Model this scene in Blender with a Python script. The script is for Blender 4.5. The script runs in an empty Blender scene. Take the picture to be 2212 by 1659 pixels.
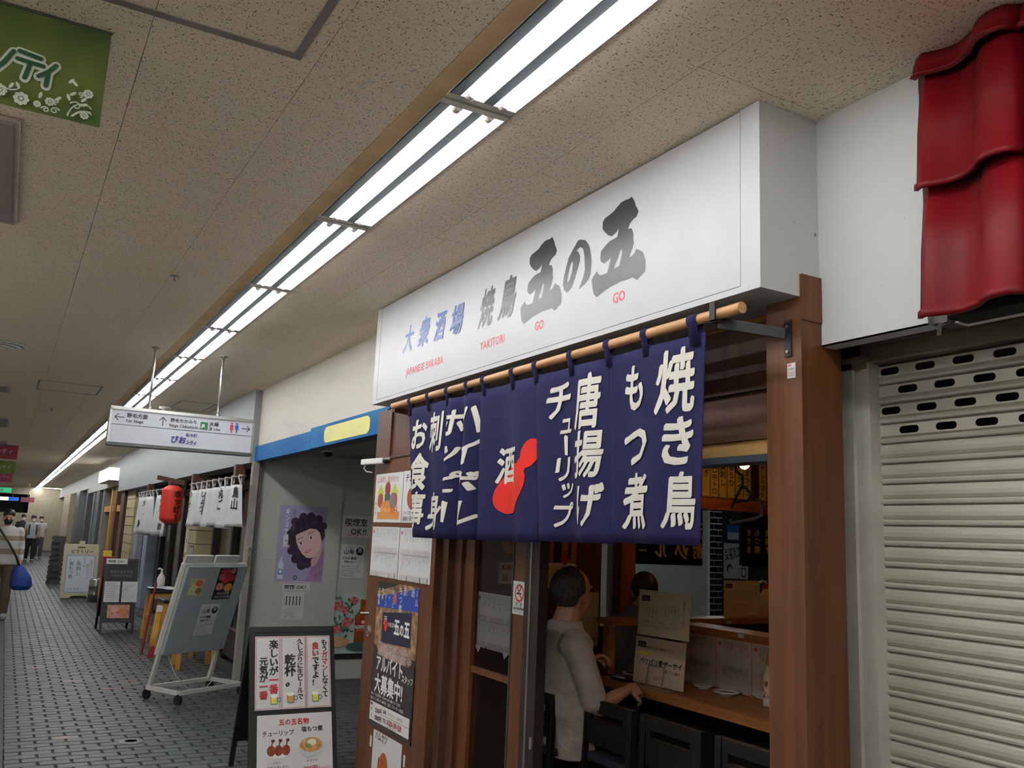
import bpy, bmesh, math, random
from mathutils import Vector, Matrix, geometry
random.seed(7)
sc = bpy.context.scene
COL = sc.collection
# ------------------------------------------------------------------ camera
YAW, PIT, ROL = [math.radians(a) for a in (29.3639, 9.9496, 2.4491)]
fw = Vector((math.sin(YAW)*math.cos(PIT), math.cos(YAW)*math.cos(PIT), math.sin(PIT)))
rt0 = Vector((math.cos(YAW), -math.sin(YAW), 0)); up0 = rt0.cross(fw)
rt = rt0*math.cos(ROL) + up0*math.sin(ROL); up = -rt0*math.sin(ROL) + up0*math.cos(ROL)
cd = bpy.data.cameras.new('camera'); cam = bpy.data.objects.new('camera', cd); COL.objects.link(cam)
cd.sensor_width = 36; cd.lens = 1895.7/2212*36; cd.clip_start = .05; cd.clip_end = 200
cam.matrix_world = Matrix(((rt.x, up.x, -fw.x, 0), (rt.y, up.y, -fw.y, 0), (rt.z, up.z, -fw.z, 1.5), (0, 0, 0, 1)))
sc.camera = cam
sc.cycles.max_bounces = 7; sc.cycles.use_light_tree = False
# ------------------------------------------------------------------ world, exposure
w = bpy.data.worlds.new('world'); sc.world = w; w.use_nodes = True
w.node_tree.nodes['Background'].inputs[0].default_value = (.8, .9, 1, 1)
w.node_tree.nodes['Background'].inputs[1].default_value = .02
sc.view_settings.view_transform = 'Standard'; sc.view_settings.look = 'None'
sc.view_settings.exposure = 0.0; sc.view_settings.gamma = 1; sc.view_settings.use_curve_mapping = False
TUBE = 30.0      # strength of the fluorescent tubes
BULB = 60.0      # strength of the warm bulbs in the restaurant
# ------------------------------------------------------------------ materials
def lin(c): 
    c /= 255
    return c/12.92 if c <= .04045 else ((c+.055)/1.055)**2.4
def rgb(c): return (lin(c[0]), lin(c[1]), lin(c[2]), 1)
MATS = {}
def nd(nt, t, **k):
    n = nt.nodes.new(t)
    for a, b in k.items(): setattr(n, a, b)
    return n
def M(name, col, rough=.6, metal=0, var=.06, scale=(6, 6, 6), bump=0, bscale=None, spec=.5, emit=0, col2=None, thr=None, alpha=1, trans=0, detail=2):
    """principled material whose colour is broken up by a world-space noise"""
    if name in MATS: return MATS[name]
    m = bpy.data.materials.new(name); m.use_nodes = True; MATS[name] = m
    nt = m.node_tree; p = nt.nodes['Principled BSDF']
    p.inputs['Roughness'].default_value = rough; p.inputs['Metallic'].default_value = metal
    p.inputs['Specular IOR Level'].default_value = spec
    p.inputs['Alpha'].default_value = alpha; p.inputs['Transmission Weight'].default_value = trans
    g = nd(nt, 'ShaderNodeNewGeometry'); mp = nd(nt, 'ShaderNodeMapping'); mp.inputs['Scale'].default_value = scale
    nt.links.new(g.outputs['Position'], mp.inputs['Vector'])
    nz = nd(nt, 'ShaderNodeTexNoise'); nz.inputs['Scale'].default_value = 1; nz.inputs['Detail'].default_value = detail
    nt.links.new(mp.outputs[0], nz.inputs['Vector'])
    c1 = rgb(col)
    c2 = rgb(col2) if col2 else tuple(min(1, x*(1+var*2)) for x in c1[:3])+(1,)
    c0 = c1 if col2 else tuple(x*(1-var*2) for x in c1[:3])+(1,)
    r = nd(nt, 'ShaderNodeValToRGB'); e = r.color_ramp.elements
    lo, hi = thr if thr else (.3, .7)
    e[0].position = lo; e[0].color = c0; e[1].position = hi; e[1].color = c2
    nt.links.new(nz.outputs['Fac'], r.inputs['Fac']); nt.links.new(r.outputs[0], p.inputs['Base Color'])
    if bump:
        b = nd(nt, 'ShaderNodeBump'); b.inputs['Strength'].default_value = bump; b.inputs['Distance'].default_value = .01
        if bscale:
            mp2 = nd(nt, 'ShaderNodeMapping'); mp2.inputs['Scale'].default_value = bscale; nt.links.new(g.outputs['Position'], mp2.inputs['Vector'])
            n2 = nd(nt, 'ShaderNodeTexNoise'); n2.inputs['Scale'].default_value = 1; nt.links.new(mp2.outputs[0], n2.inputs['Vector']); nt.links.new(n2.outputs['Fac'], b.inputs['Height'])
        else: nt.links.new(nz.outputs['Fac'], b.inputs['Height'])
        nt.links.new(b.outputs[0], p.inputs['Normal'])
    if emit:
        p.inputs['Emission Strength'].default_value = emit; p.inputs['Emission Color'].default_value = c1
    return m
def P(col, rough=.55, **k):          # plain print / paper colour
    return M('print_%d_%d_%d_%d' % (*col, rough*100), col, rough, var=.015, **k)
def ceiling_mat():
    m = bpy.data.materials.new('acoustic_board'); m.use_nodes = True; nt = m.node_tree; p = nt.nodes['Principled BSDF']
    p.inputs['Roughness'].default_value = .9; p.inputs['Specular IOR Level'].default_value = .2
    g = nd(nt, 'ShaderNodeNewGeometry')
    # short wormy fissures: a thin band of a stretched noise, kept only inside cells of a second noise
    def noise(scale, det, rot=0):
        mp = nd(nt, 'ShaderNodeMapping'); mp.inputs['Scale'].default_value = scale; mp.inputs['Rotation'].default_value = (0, 0, rot)
        nt.links.new(g.outputs['Position'], mp.inputs['Vector'])
        n = nd(nt, 'ShaderNodeTexNoise'); n.inputs['Scale'].default_value = 1; n.inputs['Detail'].default_value = det
        nt.links.new(mp.outputs[0], n.inputs['Vector']); return n.outputs['Fac']
    def ramp(f, a, b, inv=False):
        r = nd(nt, 'ShaderNodeMapRange'); r.inputs[1].default_value = a; r.inputs[2].default_value = b
        r.inputs[3].default_value = 1 if inv else 0; r.inputs[4].default_value = 0 if inv else 1
        nt.links.new(f, r.inputs[0]); return r.outputs[0]
    def mth(op, a, b):
        n = nd(nt, 'ShaderNodeMath', operation=op); nt.links.new(a, n.inputs[0])
        if isinstance(b, float): n.inputs[1].default_value = b
        else: nt.links.new(b, n.inputs[1])
        return n.outputs[0]
    f1 = ramp(noise((190, 75, 1), 1, .5), .655, .690); f2 = ramp(noise((60, 170, 1), 1, .2), .680, .715)
    f3 = ramp(noise((330, 330, 1), 0), .72, .76)
    fis = mth('MAXIMUM', mth('MAXIMUM', f1, f2), mth('MULTIPLY', f3, .7))
    big = noise((1.1, .8, 1), 3)
    mx = nd(nt, 'ShaderNodeMix', data_type='RGBA'); mx.inputs[6].default_value = rgb((241, 224, 198)); mx.inputs[7].default_value = rgb((247, 234, 212))
    nt.links.new(big, mx.inputs[0])
    m2 = nd(nt, 'ShaderNodeMix', data_type='RGBA'); nt.links.new(fis, m2.inputs[0]); nt.links.new(mx.outputs[2], m2.inputs[6]); m2.inputs[7].default_value = rgb((134, 114, 92))
    nt.links.new(m2.outputs[2], p.inputs['Base Color'])
    b = nd(nt, 'ShaderNodeBump'); b.invert = True; b.inputs['Strength'].default_value = .5; b.inputs['Distance'].default_value = .003
    nt.links.new(fis, b.inputs['Height']); nt.links.new(b.outputs[0], p.inputs['Normal'])
    return m
def wood(name, c, c2, rough=.5, sc_=(38, 38, 1.6), **k):
    return M(name, c, rough, col2=c2, scale=sc_, thr=(.32, .68), bump=.08, detail=4, **k)
W_OAK = wood('brown_stained_wood', (74, 38, 13), (100, 57, 22))
W_RED = wood('reddish_wood', (66, 35, 20), (90, 52, 31))
W_DARK = wood('dark_wood', (58, 34, 22), (84, 52, 34))
W_LIGHT = wood('pale_wood', (196, 150, 88), (216, 172, 108), sc_=(38, 2, 30))
W_H = wood('counter_wood', (150, 94, 50), (184, 122, 70), sc_=(30, 2, 30), rough=.4)
W_YEL = wood('yellow_pine', (176, 124, 48), (204, 152, 70))
W_ROD = wood('rod_wood', (150, 106, 66), (184, 140, 94), sc_=(60, 3, 60), rough=.4)
WHITE = M('white_paint', (222, 221, 216), .5, var=.02)
SIGNW = M('sign_acrylic', (174, 175, 178), .42, var=.01)
SPECK = M('soiled_white_board', (178, 179, 177), .55, col2=(96, 96, 92), scale=(36, 36, 36), thr=(.735, .80), detail=2)
CREAM = M('stained_white_wall', (188, 184, 172), .6, col2=(168, 165, 156), scale=(3, 1.1, 6), thr=(.6, .85))
GREYW = M('grey_wall', (158, 160, 156), .6, var=.04)
FASC = M('grey_fascia', (136, 141, 143), .55, var=.05, scale=(1, .5, .8))
PASS = M('passage_wall', (186, 187, 178), .55, var=.02, scale=(1, 1, 1))
ALU = M('aluminium', (196, 196, 192), .35, 1, var=.03)
ALUD = M('satin_metal', (150, 148, 140), .4, .9, var=.04)
REFL = M('lamp_reflector', (236, 238, 240), .4, var=.01)
MIRR = M('lamp_flange', (96, 108, 114), .5, var=.01)
STEEL = M('brushed_steel', (150, 152, 154), .3, 1, var=.06, scale=(4, 4, 60))
BLACKM = M('black_metal', (30, 30, 31), .45, .3, var=.1)
BLACK = M('black_paint', (22, 21, 21), .45, var=.1)
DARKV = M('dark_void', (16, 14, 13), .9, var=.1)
BLUEB = M('blue_band_paint', (12, 92, 150), .6, spec=.1, col2=(40, 112, 156), scale=(3, 1.5, 6), thr=(.5, .8))
YELP = M('faded_yellow', (212, 206, 122), .5, col2=(192, 190, 132), scale=(4, 3, 10), thr=(.5, .8))
NAVY = M('navy_cloth', (35, 34, 70), .85, var=.05, scale=(220, 220, 220), bump=.12, spec=.15)
CLOTHW = M('cream_print', (210, 207, 196), .85, var=.02, spec=.1)
CLOTHR = M('red_print', (206, 52, 44), .85, var=.03, spec=.1)
WCLOTH = M('white_cloth', (204, 205, 207), .85, var=.03, spec=.1)
DCLOTH = M('black_cloth', (24, 22, 26), .9, var=.08, spec=.1)
SHUT = M('shutter_paint', (164, 163, 151), .45, .1, col2=(150, 148, 135), scale=(4, 3, 2), thr=(.35, .75))
SHUTB = M('rusty_box', (132, 122, 104), .55, .2, col2=(104, 92, 74), scale=(3, 3, 3))
REDT = M('red_glazed_tile', (100, 8, 15), .5, spec=.18, var=.12, scale=(5, 5, 2))
GLASS = M('door_glass', (30, 24, 20), .05, alpha=.28, var=0)
PAPER = M('paper', (210, 209, 207), .6, var=.015)
CREAMP = M('cream_card', (224, 206, 172), .6, var=.02)
INK = M('black_ink', (24, 24, 27), .34, var=.02)
INKB = M('blue_ink', (52, 84, 148), .38, var=.02)
INKR = M('red_ink', (196, 72, 80), .45, var=.02)
INKK = M('ink_matte', (30, 28, 28), .7, var=.02)
TUBEM = M('tube_glow', (255, 255, 255), .4, var=0, emit=TUBE)
BULBM = M('bulb_glow', (255, 186, 92), .4, var=0, emit=BULB)
LITBOX = M('sign_and_reflection_glow', (250, 252, 255), .4, var=0, emit=1.6)
CEIL = ceiling_mat()
TILES = [M('paver_%d' % i, c, .52, spec=.35, var=.07, scale=(9, 9, 9), bump=.1, bscale=(60, 60, 60)) for i, c in enumerate([(70, 75, 77), (63, 68, 70), (75, 78, 78), (68, 70, 70)])]
TILER = M('paver_red', (92, 62, 55), .45, var=.06)
GROUT = M('grout', (52, 52, 54), .8, var=.08)
SKIN = M('skin', (196, 142, 112), .5, var=.04)
# ------------------------------------------------------------------ object helpers
WM = {}
def tag(o, label=None, cat=None, group=None, kind=None):
    if label: o['label'] = label
    if cat: o['category'] = cat
    if group: o['group'] = group
    if kind: o['kind'] = kind
    return o
def thing(name, label, cat, loc=(0, 0, 0), rz=0, group=None, kind=None):
    o = bpy.data.objects.new(name, None); COL.objects.link(o); o.empty_display_size = .05
    o.location = loc; o.rotation_euler = (0, 0, rz)
    WM[o] = Matrix.Translation(loc) @ Matrix.Rotation(rz, 4, 'Z')
    return tag(o, label, cat, group, kind)
class MB:
    def __init__(s): s.v = []; s.f = []; s.m = []; s.mats = []
    def mi(s, mat):
        if mat is None: return 0
        if mat not in s.mats: s.mats.append(mat)
        return s.mats.index(mat)
    def add(s, vs, fs, mat=None):
        b = len(s.v); i = s.mi(mat)
        s.v += [Vector(v) for v in vs]; s.f += [tuple(b+k for k in f) for f in fs]; s.m += [i]*len(fs); return s
    def box(s, x0, x1, y0, y1, z0, z1, mat=None):
        return s.add([(x0,y0,z0),(x1,y0,z0),(x1,y1,z0),(x0,y1,z0),(x0,y0,z1),(x1,y0,z1),(x1,y1,z1),(x0,y1,z1)],
                     [(0,3,2,1),(4,5,6,7),(0,1,5,4),(1,2,6,5),(2,3,7,6),(3,0,4,7)], mat)
    def obox(s, c, sx, sy, sz, mtx=Matrix.Identity(3), mat=None):
        c = Vector(c); vs = [c + mtx @ Vector((a*sx/2, b*sy/2, d*sz/2)) for d in (-1, 1) for a, b in ((-1,-1),(1,-1),(1,1),(-1,1))]
        return s.add(vs, [(0,3,2,1),(4,5,6,7),(0,1,5,4),(1,2,6,5),(2,3,7,6),(3,0,4,7)], mat)
    def bar(s, a, b, wd, th, mat=None, side=None):
        a, b = Vector(a), Vector(b); d = (b-a).normalized()
        u = Vector(side).normalized() if side else (d.cross(Vector((0,0,1))) if abs(d.z) < .95 else Vector((1,0,0)))
        u = (u - d*u.dot(d)).normalized(); n = d.cross(u)
        vs = [p + u*i*wd/2 + n*j*th/2 for p in (a, b) for i, j in ((-1,-1),(1,-1),(1,1),(-1,1))]
        return s.add(vs, [(0,3,2,1),(4,5,6,7),(0,1,5,4),(1,2,6,5),(2,3,7,6),(3,0,4,7)], mat)
    def tube(s, pts, r, n=10, mat=None, caps=True):
        pts = [Vector(p) for p in pts]; rs = r if isinstance(r, (list, tuple)) else [r]*len(pts)
        vs, fs = [], []; u = None
        for i, p in enumerate(pts):
            d = (pts[min(i+1, len(pts)-1)] - pts[max(i-1, 0)]).normalized()
            if u is None: u = d.orthogonal().normalized()
            u = (u - d*u.dot(d)).normalized(); v = d.cross(u)
            for k in range(n):
                a = 2*math.pi*k/n; vs.append(p + (u*math.cos(a)+v*math.sin(a))*rs[i])
        for i in range(len(pts)-1):
            for k in range(n): fs.append((i*n+k, i*n+(k+1) % n, (i+1)*n+(k+1) % n, (i+1)*n+k))
        if caps: fs.append(tuple(reversed(range(n)))); fs.append(tuple(range((len(pts)-1)*n, len(pts)*n)))
        return s.add(vs, fs, mat)
    def lathe(s, prof, c, n=24, mat=None):
        vs, fs = [], []; c = Vector(c)
        for r, z in prof:
            for k in range(n):
                a = 2*math.pi*k/n; vs.append(c + Vector((r*math.cos(a), r*math.sin(a), z)))
        for i in range(len(prof)-1):
            for k in range(n): fs.append((i*n+k, i*n+(k+1) % n, (i+1)*n+(k+1) % n, (i+1)*n+k))
        if prof[0][0] > 1e-4: fs.append(tuple(reversed(range(n))))
        if prof[-1][0] > 1e-4: fs.append(tuple(range((len(prof)-1)*n, len(prof)*n)))
        return s.add(vs, fs, mat)
    def ell(s, c, r, n=16, m=10, mtx=Matrix.Identity(3), mat=None):
        c = Vector(c); vs, fs = [], []
        for i in range(m+1):
            t = math.pi*i/m
            for k in range(n):
                a = 2*math.pi*k/n
                vs.append(c + mtx @ Vector((r[0]*math.sin(t)*math.cos(a), r[1]*math.sin(t)*math.sin(a), -r[2]*math.cos(t))))
        for i in range(m):
            for k in range(n): fs.append((i*n+k, i*n+(k+1) % n, (i+1)*n+(k+1) % n, (i+1)*n+k))
        return s.add(vs, fs, mat)
    def grid(s, fn, nu, nv, mat=None, thick=0):
        vs = [fn(i/nu, j/nv) for j in range(nv+1) for i in range(nu+1)]
        return s.add(vs, [(j*(nu+1)+i, j*(nu+1)+i+1, (j+1)*(nu+1)+i+1, (j+1)*(nu+1)+i) for j in range(nv) for i in range(nu)], mat)
    def mesh(s, name, mat=None, smooth=False, inv=None):
        me = bpy.data.meshes.new(name); vs = [tuple(inv @ v) for v in s.v] if inv else [tuple(v) for v in s.v]
        me.from_pydata(vs, [], s.f)
        for m in ([mat] if mat else s.mats): me.materials.append(m)
        if not mat and len(s.mats) > 1: me.polygons.foreach_set('material_index', s.m)
        if smooth: me.polygons.foreach_set('use_smooth', [True]*len(me.polygons))
        me.update(); return me
    def build(s, name, mat=None, parent=None, smooth=False, bevel=0, solid=0, weld=False):
        if parent is not None: W = WM[parent]
        else:
            lo = [min(v[i] for v in s.v) for i in range(3)]; hi = [max(v[i] for v in s.v) for i in range(3)]
            W = Matrix.Translation(((lo[0]+hi[0])/2, (lo[1]+hi[1])/2, lo[2]))
        me = s.mesh(name, mat, smooth, W.inverted())
        if weld:
            bm = bmesh.new(); bm.from_mesh(me); bmesh.ops.remove_doubles(bm, verts=bm.verts, dist=1e-5); bmesh.ops.recalc_face_normals(bm, faces=bm.faces); bm.to_mesh(me); bm.free()
        o = bpy.data.objects.new(name, me); COL.objects.link(o)
        if parent is not None: o.parent = parent
        else: o.matrix_world = W
        WM[o] = W
        if bevel:
            b = o.modifiers.new('bevel', 'BEVEL'); b.width = bevel; b.segments = 2; b.limit_method = 'ANGLE'
        if solid:
            b = o.modifiers.new('solid', 'SOLIDIFY'); b.thickness = solid; b.offset = 0
        return o
def copy_tree(o, parent=None, loc=None, rz=None, label=None):
    c = o.copy(); COL.objects.link(c)
    if parent is not None: c.parent = parent
    if loc is not None: c.location = loc
    if rz is not None: c.rotation_euler = (0, 0, rz)
    if label: c['label'] = label
    for ch in [x for x in o.children]: copy_tree(ch, c)
    return c
def struct(name, mb, mat=None, parent=None, **k):
    o = mb.build(name, mat, parent, **k)
    if parent is None: o['kind'] = 'structure'
    return o
# ------------------------------------------------------------------ lettering and flat print
_cu = bpy.data.curves.new('glyph', 'FONT'); _cu.resolution_u = 2; _go = bpy.data.objects.new('glyph', _cu)
GL = {}
def glyph(c):
    if c not in GL:
        _cu.body = c; me = bpy.data.meshes.new_from_object(_go)
        vs = [(v.co.x, v.co.y) for v in me.vertices]; fs = [tuple(p.vertices) for p in me.polygons]
        bpy.data.meshes.remove(me)
        if ord(c) > 0x2000: adv = 1.0
        else: adv = (max([v[0] for v in vs])+.07) if vs else .3
        GL[c] = (vs, fs, adv)
    return GL[c]
def strikes(b, nib=0):
    if nib: return [(t*nib*.77+e*.008, t*nib*.64-e*.010) for t in (-1, -.6, -.2, .2, .6, 1) for e in ((0,) if abs(t) == 1 else (-1, 1))]
    return [(0, 0)] if not b else [(0, 0)]+[(b*math.cos(a*math.pi/3), b*math.sin(a*math.pi/3)) for a in range(6)]
def text2d(t, x, y, size, vertical=False, sx=1, shear=0, bold=0, align='l', rot=0, pitch=1.0, nib=0):
    """list of (verts2d, faces): horizontal from the baseline, vertical from the top centre"""
    vs, fs = [], []
    if align == 'c' and not vertical:
        x -= sum(glyph(c)[2] for c in t)*size*sx/2
    cx, cy = x, y; rotset = 'ー～—-' if vertical else ''
    for c in t:
        if c == '\n': cx = x; cy -= size*1.25; continue
        gv, gf, adv = glyph(c)
        for ks, (dx, dy) in enumerate(strikes(bold, nib)):
            b = len(vs)
            for px, py in gv:
                if vertical:
                    qx, qy = px-.5, py-.38
                    if c in rotset: qx, qy = -qy, qx*.9
                    if c in 'ッョュャぃゃゅょっ、。': qx += .08; qy += .06
                    X, Y = cx+(qx+dx+shear*qy)*size*sx, cy-size*.5+(qy+dy)*size
                else: X, Y = cx+(px+dx+shear*py)*size*sx, cy+(py+dy)*size
                vs.append((X, Y, ks))
            fs += [tuple(b+k for k in f) for f in gf]
        if vertical: cy -= size*pitch*(1 if c != ' ' else .5)
        else: cx += adv*size*sx*pitch
    if rot:
        ca, sa = math.cos(rot), math.sin(rot); vs = [(x+(a-x)*ca-(b-y)*sa, y+(a-x)*sa+(b-y)*ca, k) for a, b, k in vs]
    return vs, fs
def poly2d(loop, holes=()):
    loops = [[Vector((x, y, 0)) for x, y in l] for l in [loop, *holes]]
    tris = geometry.tessellate_polygon(loops); flat = [(v.x, v.y) for l in loops for v in l]
    return flat, [tuple(t) for t in tris]
class Print:
    """flat print laid on a plane: o origin (lower left), u right, v up, n towards the reader; each layer a hair above the last"""
    def __init__(s, o, u, v, gap=.0012): 
        s.o = Vector(o); s.u = Vector(u).normalized(); s.v = Vector(v).normalized(); s.n = s.u.cross(s.v); s.mb = MB(); s.h = gap
    def put(s, vf, mat):
        vs, fs = vf; s.h += .00012; top = max((v[2] for v in vs if len(v) > 2), default=0)
        s.mb.add([s.o+s.u*v[0]+s.v*v[1]+s.n*(s.h+(.00006*v[2] if len(v) > 2 else 0)) for v in vs], fs, mat); s.h += .00006*top; return s
    def rect(s, x0, y0, x1, y1, mat): return s.put(([(x0,y0),(x1,y0),(x1,y1),(x0,y1)], [(0,1,2,3)]), mat)
    def line(s, x0, y0, x1, y1, w, mat):
        d = Vector((x1-x0, y1-y0)); d.normalize(); q = Vector((-d.y, d.x))*w/2
        return s.put(([(x0-q.x,y0-q.y),(x1-q.x,y1-q.y),(x1+q.x,y1+q.y),(x0+q.x,y0+q.y)], [(0,1,2,3)]), mat)
    def frame(s, x0, y0, x1, y1, w, mat):
        for a in ((x0,y0,x1,y0+w),(x0,y1-w,x1,y1),(x0,y0+w,x0+w,y1-w),(x1-w,y0+w,x1,y1-w)): s.rect(*a, mat)
        return s
    def ell(s, cx, cy, rx, ry, mat, n=28, rot=0):
        pts = []
        for k in range(n):
            a = 2*math.pi*k/n; x, y = rx*math.cos(a), ry*math.sin(a); pts.append((cx+x*math.cos(rot)-y*math.sin(rot), cy+x*math.sin(rot)+y*math.cos(rot)))
        return s.put((pts, [tuple(range(n))]), mat)
    def ring(s, cx, cy, r0, r1, mat, n=28):
        a = [(cx+r*math.cos(2*math.pi*k/n), cy+r*math.sin(2*math.pi*k/n)) for r in (r0, r1) for k in range(n)]
        return s.put((a, [(k, (k+1) % n, n+(k+1) % n, n+k) for k in range(n)]), mat)
    def poly(s, pts, mat, holes=()): return s.put(poly2d(pts, holes), mat)
    def text(s, t, x, y, size, mat, **k): return s.put(text2d(t, x, y, size, **k), mat)
    def build(s, name, parent): return s.mb.build(name, None, parent)
UF, VZ = (0, -1, 0), (0, 0, 1)      # a print facing the corridor (-x)
UC = (1, 0, 0)                      # a print facing the camera (-y)
def sheet(name, label, cat, o, u, v, wd, ht, mat, group=None, th=.0012):
    """a sheet of paper as a thin slab; returns (thing, Print on its face)"""
    u, v = Vector(u).normalized(), Vector(v).normalized(); n = u.cross(v); o = Vector(o)
    b = MB(); c = o+u*wd/2+v*ht/2
    b.add([o+u*a*wd+v*d*ht+n*e*th for e in (0, 1) for a, d in ((0,0),(1,0),(1,1),(0,1))], [(3,2,1,0),(4,5,6,7),(0,1,5,4),(1,2,6,5),(2,3,7,6),(3,0,4,7)])
    t = b.build(name, mat); tag(t, label, cat, group)
    return t, Print(o, u, v, gap=th+.0002)
KANA = 'あいうえおかきくけこさしすせそたちつてとなにのはひふほまみもやゆよらりるれろわんアイウエカキクケコサシスセソタチツテトナハヒフホマミムメモヤユラリルレロワン本日生中大小酒串盛合刺身焼肉豆腐塩味噌玉子冷奴円'
def scribble(pr, x0, y0, x1, y1, cols, size, mat, seed=0, fill=(.4, 1)):
    """columns of small menu writing"""
    rnd = random.Random(seed); wd = (x1-x0)/cols
    for i in range(cols):
        n = int((y1-y0)/size*rnd.uniform(*fill))
        pr.text(''.join(rnd.choice(KANA) for _ in range(max(1, n))), x0+wd*(i+.5), y1, size, mat, vertical=True)
def rows(pr, x0, y0, x1, y1, n, mat, seed=0, fill=(.5, 1)):
    rnd = random.Random(seed); h = (y1-y0)/n; size = h*.72
    for i in range(n):
        k = int((x1-x0)/size*rnd.uniform(*fill))
        pr.text(''.join(rnd.choice(KANA) for _ in range(max(1, k))), x0, y1-h*(i+.8), size, mat)
# ================================================================== THE SETTING
ZC = 2.88
ORD = 'first second third fourth fifth sixth seventh eighth ninth tenth eleventh twelfth thirteenth fourteenth fifteenth sixteenth seventeenth eighteenth nineteenth twentieth'.split()
def ordn(i):
    if i < 20: return ORD[i]
    return ('twenty-' if i < 29 else 'thirtieth' if i == 29 else 'thirty-') + ('' if i == 29 else ORD[(i-20) % 10] if i < 29 else ORD[i-30])
# ---- floor
fl = struct('floor', MB().box(-2.1, 10, -13, 52, -.2, -.012), GROUT)
struct('paving_strip', MB().box(-2.0, .176, -12.9, 51.9, -.012, 0), M('plain_paving', (58, 60, 61), .62, spec=.3, var=.05, bump=.1, bscale=(60, 60, 60)), fl)
bL, bW, bH = .178, .0925, .012
bmesh_ = [MB().add([(-bL/2,-bW/2,0),(bL/2,-bW/2,0),(bL/2,bW/2,0),(-bL/2,bW/2,0),(-bL/2+.004,-bW/2+.003,bH),(bL/2-.004,-bW/2+.003,bH),(bL/2-.004,bW/2-.003,bH),(-bL/2+.004,bW/2-.003,bH)],
    [(4,5,6,7),(0,1,5,4),(1,2,6,5),(2,3,7,6),(3,0,4,7)]).mesh('brick', m) for m in TILES+[TILER]]
spots = []
for j in range(-20, 330):
    y = 6.534+.0995*j; ph = .27+(.095 if j % 2 else 0)
    for k in range(-1, 46):
        x = ph+.19*k+.095
        if x-.09 < .17 or x > 9.9: continue
        if x > 2.13 and not 5.45 < y < 8.95: continue
        if x > 4.2: continue
        spots.append((y+.3*abs(x-1.1), x, y))
half = [6.534+.0995*j for j in range(-20, 330, 2)]
spots.sort()
near = [s for s in spots if s[2] > 5.75 and s[1] < 2.14][:300]; nset = set(near)
rest = MB()
for s in spots:
    _, x, y = s; rnd = random.random(); ti = 4 if rnd < .02 else random.choice((0, 0, 1, 1, 2, 3)); z = -bH+random.uniform(-.0012, .0012)
    if s in nset:
        o = bpy.data.objects.new('brick', bmesh_[ti]); COL.objects.link(o); o.parent = fl
        o.location = Vector((x, y, z)) - WM[fl].translation; o.rotation_euler = (random.uniform(-.006, .006), random.uniform(-.004, .004), random.uniform(-.006, .006))
    else:
        rest.add([(x-bL/2,y-bW/2,z),(x+bL/2,y-bW/2,z),(x+bL/2,y+bW/2,z),(x-bL/2,y+bW/2,z),(x-bL/2+.004,y-bW/2+.003,z+bH),(x+bL/2-.004,y-bW/2+.003,z+bH),(x+bL/2-.004,y+bW/2-.003,z+bH),(x-bL/2+.004,y+bW/2-.003,z+bH)],
            [(4,5,6,7),(0,1,5,4),(1,2,6,5),(2,3,7,6),(3,0,4,7)], (TILES+[TILER])[ti])
for y in half: rest.add([(.18, y-bW/2+.003, 0), (.262, y-bW/2+.003, 0), (.262, y+bW/2-.003, 0), (.18, y+bW/2-.003, 0), (.18, y-bW/2, -bH), (.262, y-bW/2, -bH), (.262, y+bW/2, -bH), (.18, y+bW/2, -bH)], [(0,1,2,3),(4,5,1,0),(5,6,2,1),(6,7,3,2)], TILES[int(y*10) % 4])
tag(rest.build('brick_paving', None, fl), kind='stuff')
for x, y, r, lb in ((.95, 6.86, .085, 'round grey drain cover set in the brick floor nearest the camera'), (1.02, 9.55, .07, 'round grey drain cover in the floor left of the wheeled board')):
    t = thing('drain_cover', lb, 'drain', (x, y, 0)); MB().lathe([(r, -.004), (r, .002), (r-.012, .004), (0, .004)], (x, y, 0), 28).build('lid', M('drain_grey', (96, 96, 94), .5, .4), t)
    MB().lathe([(r*.6, .0041), (r*.6, .0055), (r*.5, .0055), (r*.5, .0041)], (x, y, 0), 28).build('rim', ALUD, t)
# ---- ceiling
ce = struct('ceiling', MB().box(-2.1, 10, -13, 52, 3.05, 3.12), M('slab_grey', (60, 56, 50), .9))
tw, tl = .456, .9145
cells = []
for (x0, x1, ph) in ((-1.75, -1.375, 0), (-1.12, -.722, 1), (-.722, -.266, 0), (-.266, .19, 1), (.19, .646, 0), (.646, .985, 1), (1.30, 1.604, 0), (1.604, 2.06, 1), (2.06, 2.6, 0)):
    for k in range(-17, 56):
        y = (3.185 if ph == 0 else 2.727)+tl*k
        if y > 51: continue
        cells.append((x0, x1, y))
def panel(mb, x0, x1, y, mat=None): 
    g = .0011
    return mb.box(x0+g, x1-g, y+g, y+tl-g, ZC, ZC+.012, mat)
restp = MB(); cache = {}
hatch = (-.55, .60, 2.42)            # framed ceiling hatch: right, near edge lies towards the camera
for x0, x1, y in cells:
    if x0 >= -.3 and x1 < 2.1 and -.2 < y < 27:
        key = (x0, x1)
        if key not in cache: cache[key] = panel(MB(), x0, x1, 0).mesh('ceiling_panel', CEIL)
        o = bpy.data.objects.new('ceiling_panel', cache[key]); COL.objects.link(o); o.parent = ce; o.location = Vector((0, y, 0))-WM[ce].translation
    else: panel(restp, x0, x1, y)
tag(restp.build('acoustic_panels', CEIL, ce), kind='stuff')
struct('backing', MB().box(-2.1, -1.375, -13, 52, ZC+.013, ZC+.03).box(-1.12, 1.05, -13, 52, ZC+.013, ZC+.03).box(1.30, 2.6, -13, 52, ZC+.013, ZC+.03), M('joint_shadow', (120, 104, 84), .9), ce)
struct('light_trim', MB().box(.985, 1.052, -12.9, 51.5, ZC-.001, ZC+.012), M('tan_trim', (224, 190, 140), .6, var=.06), ce)
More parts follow.
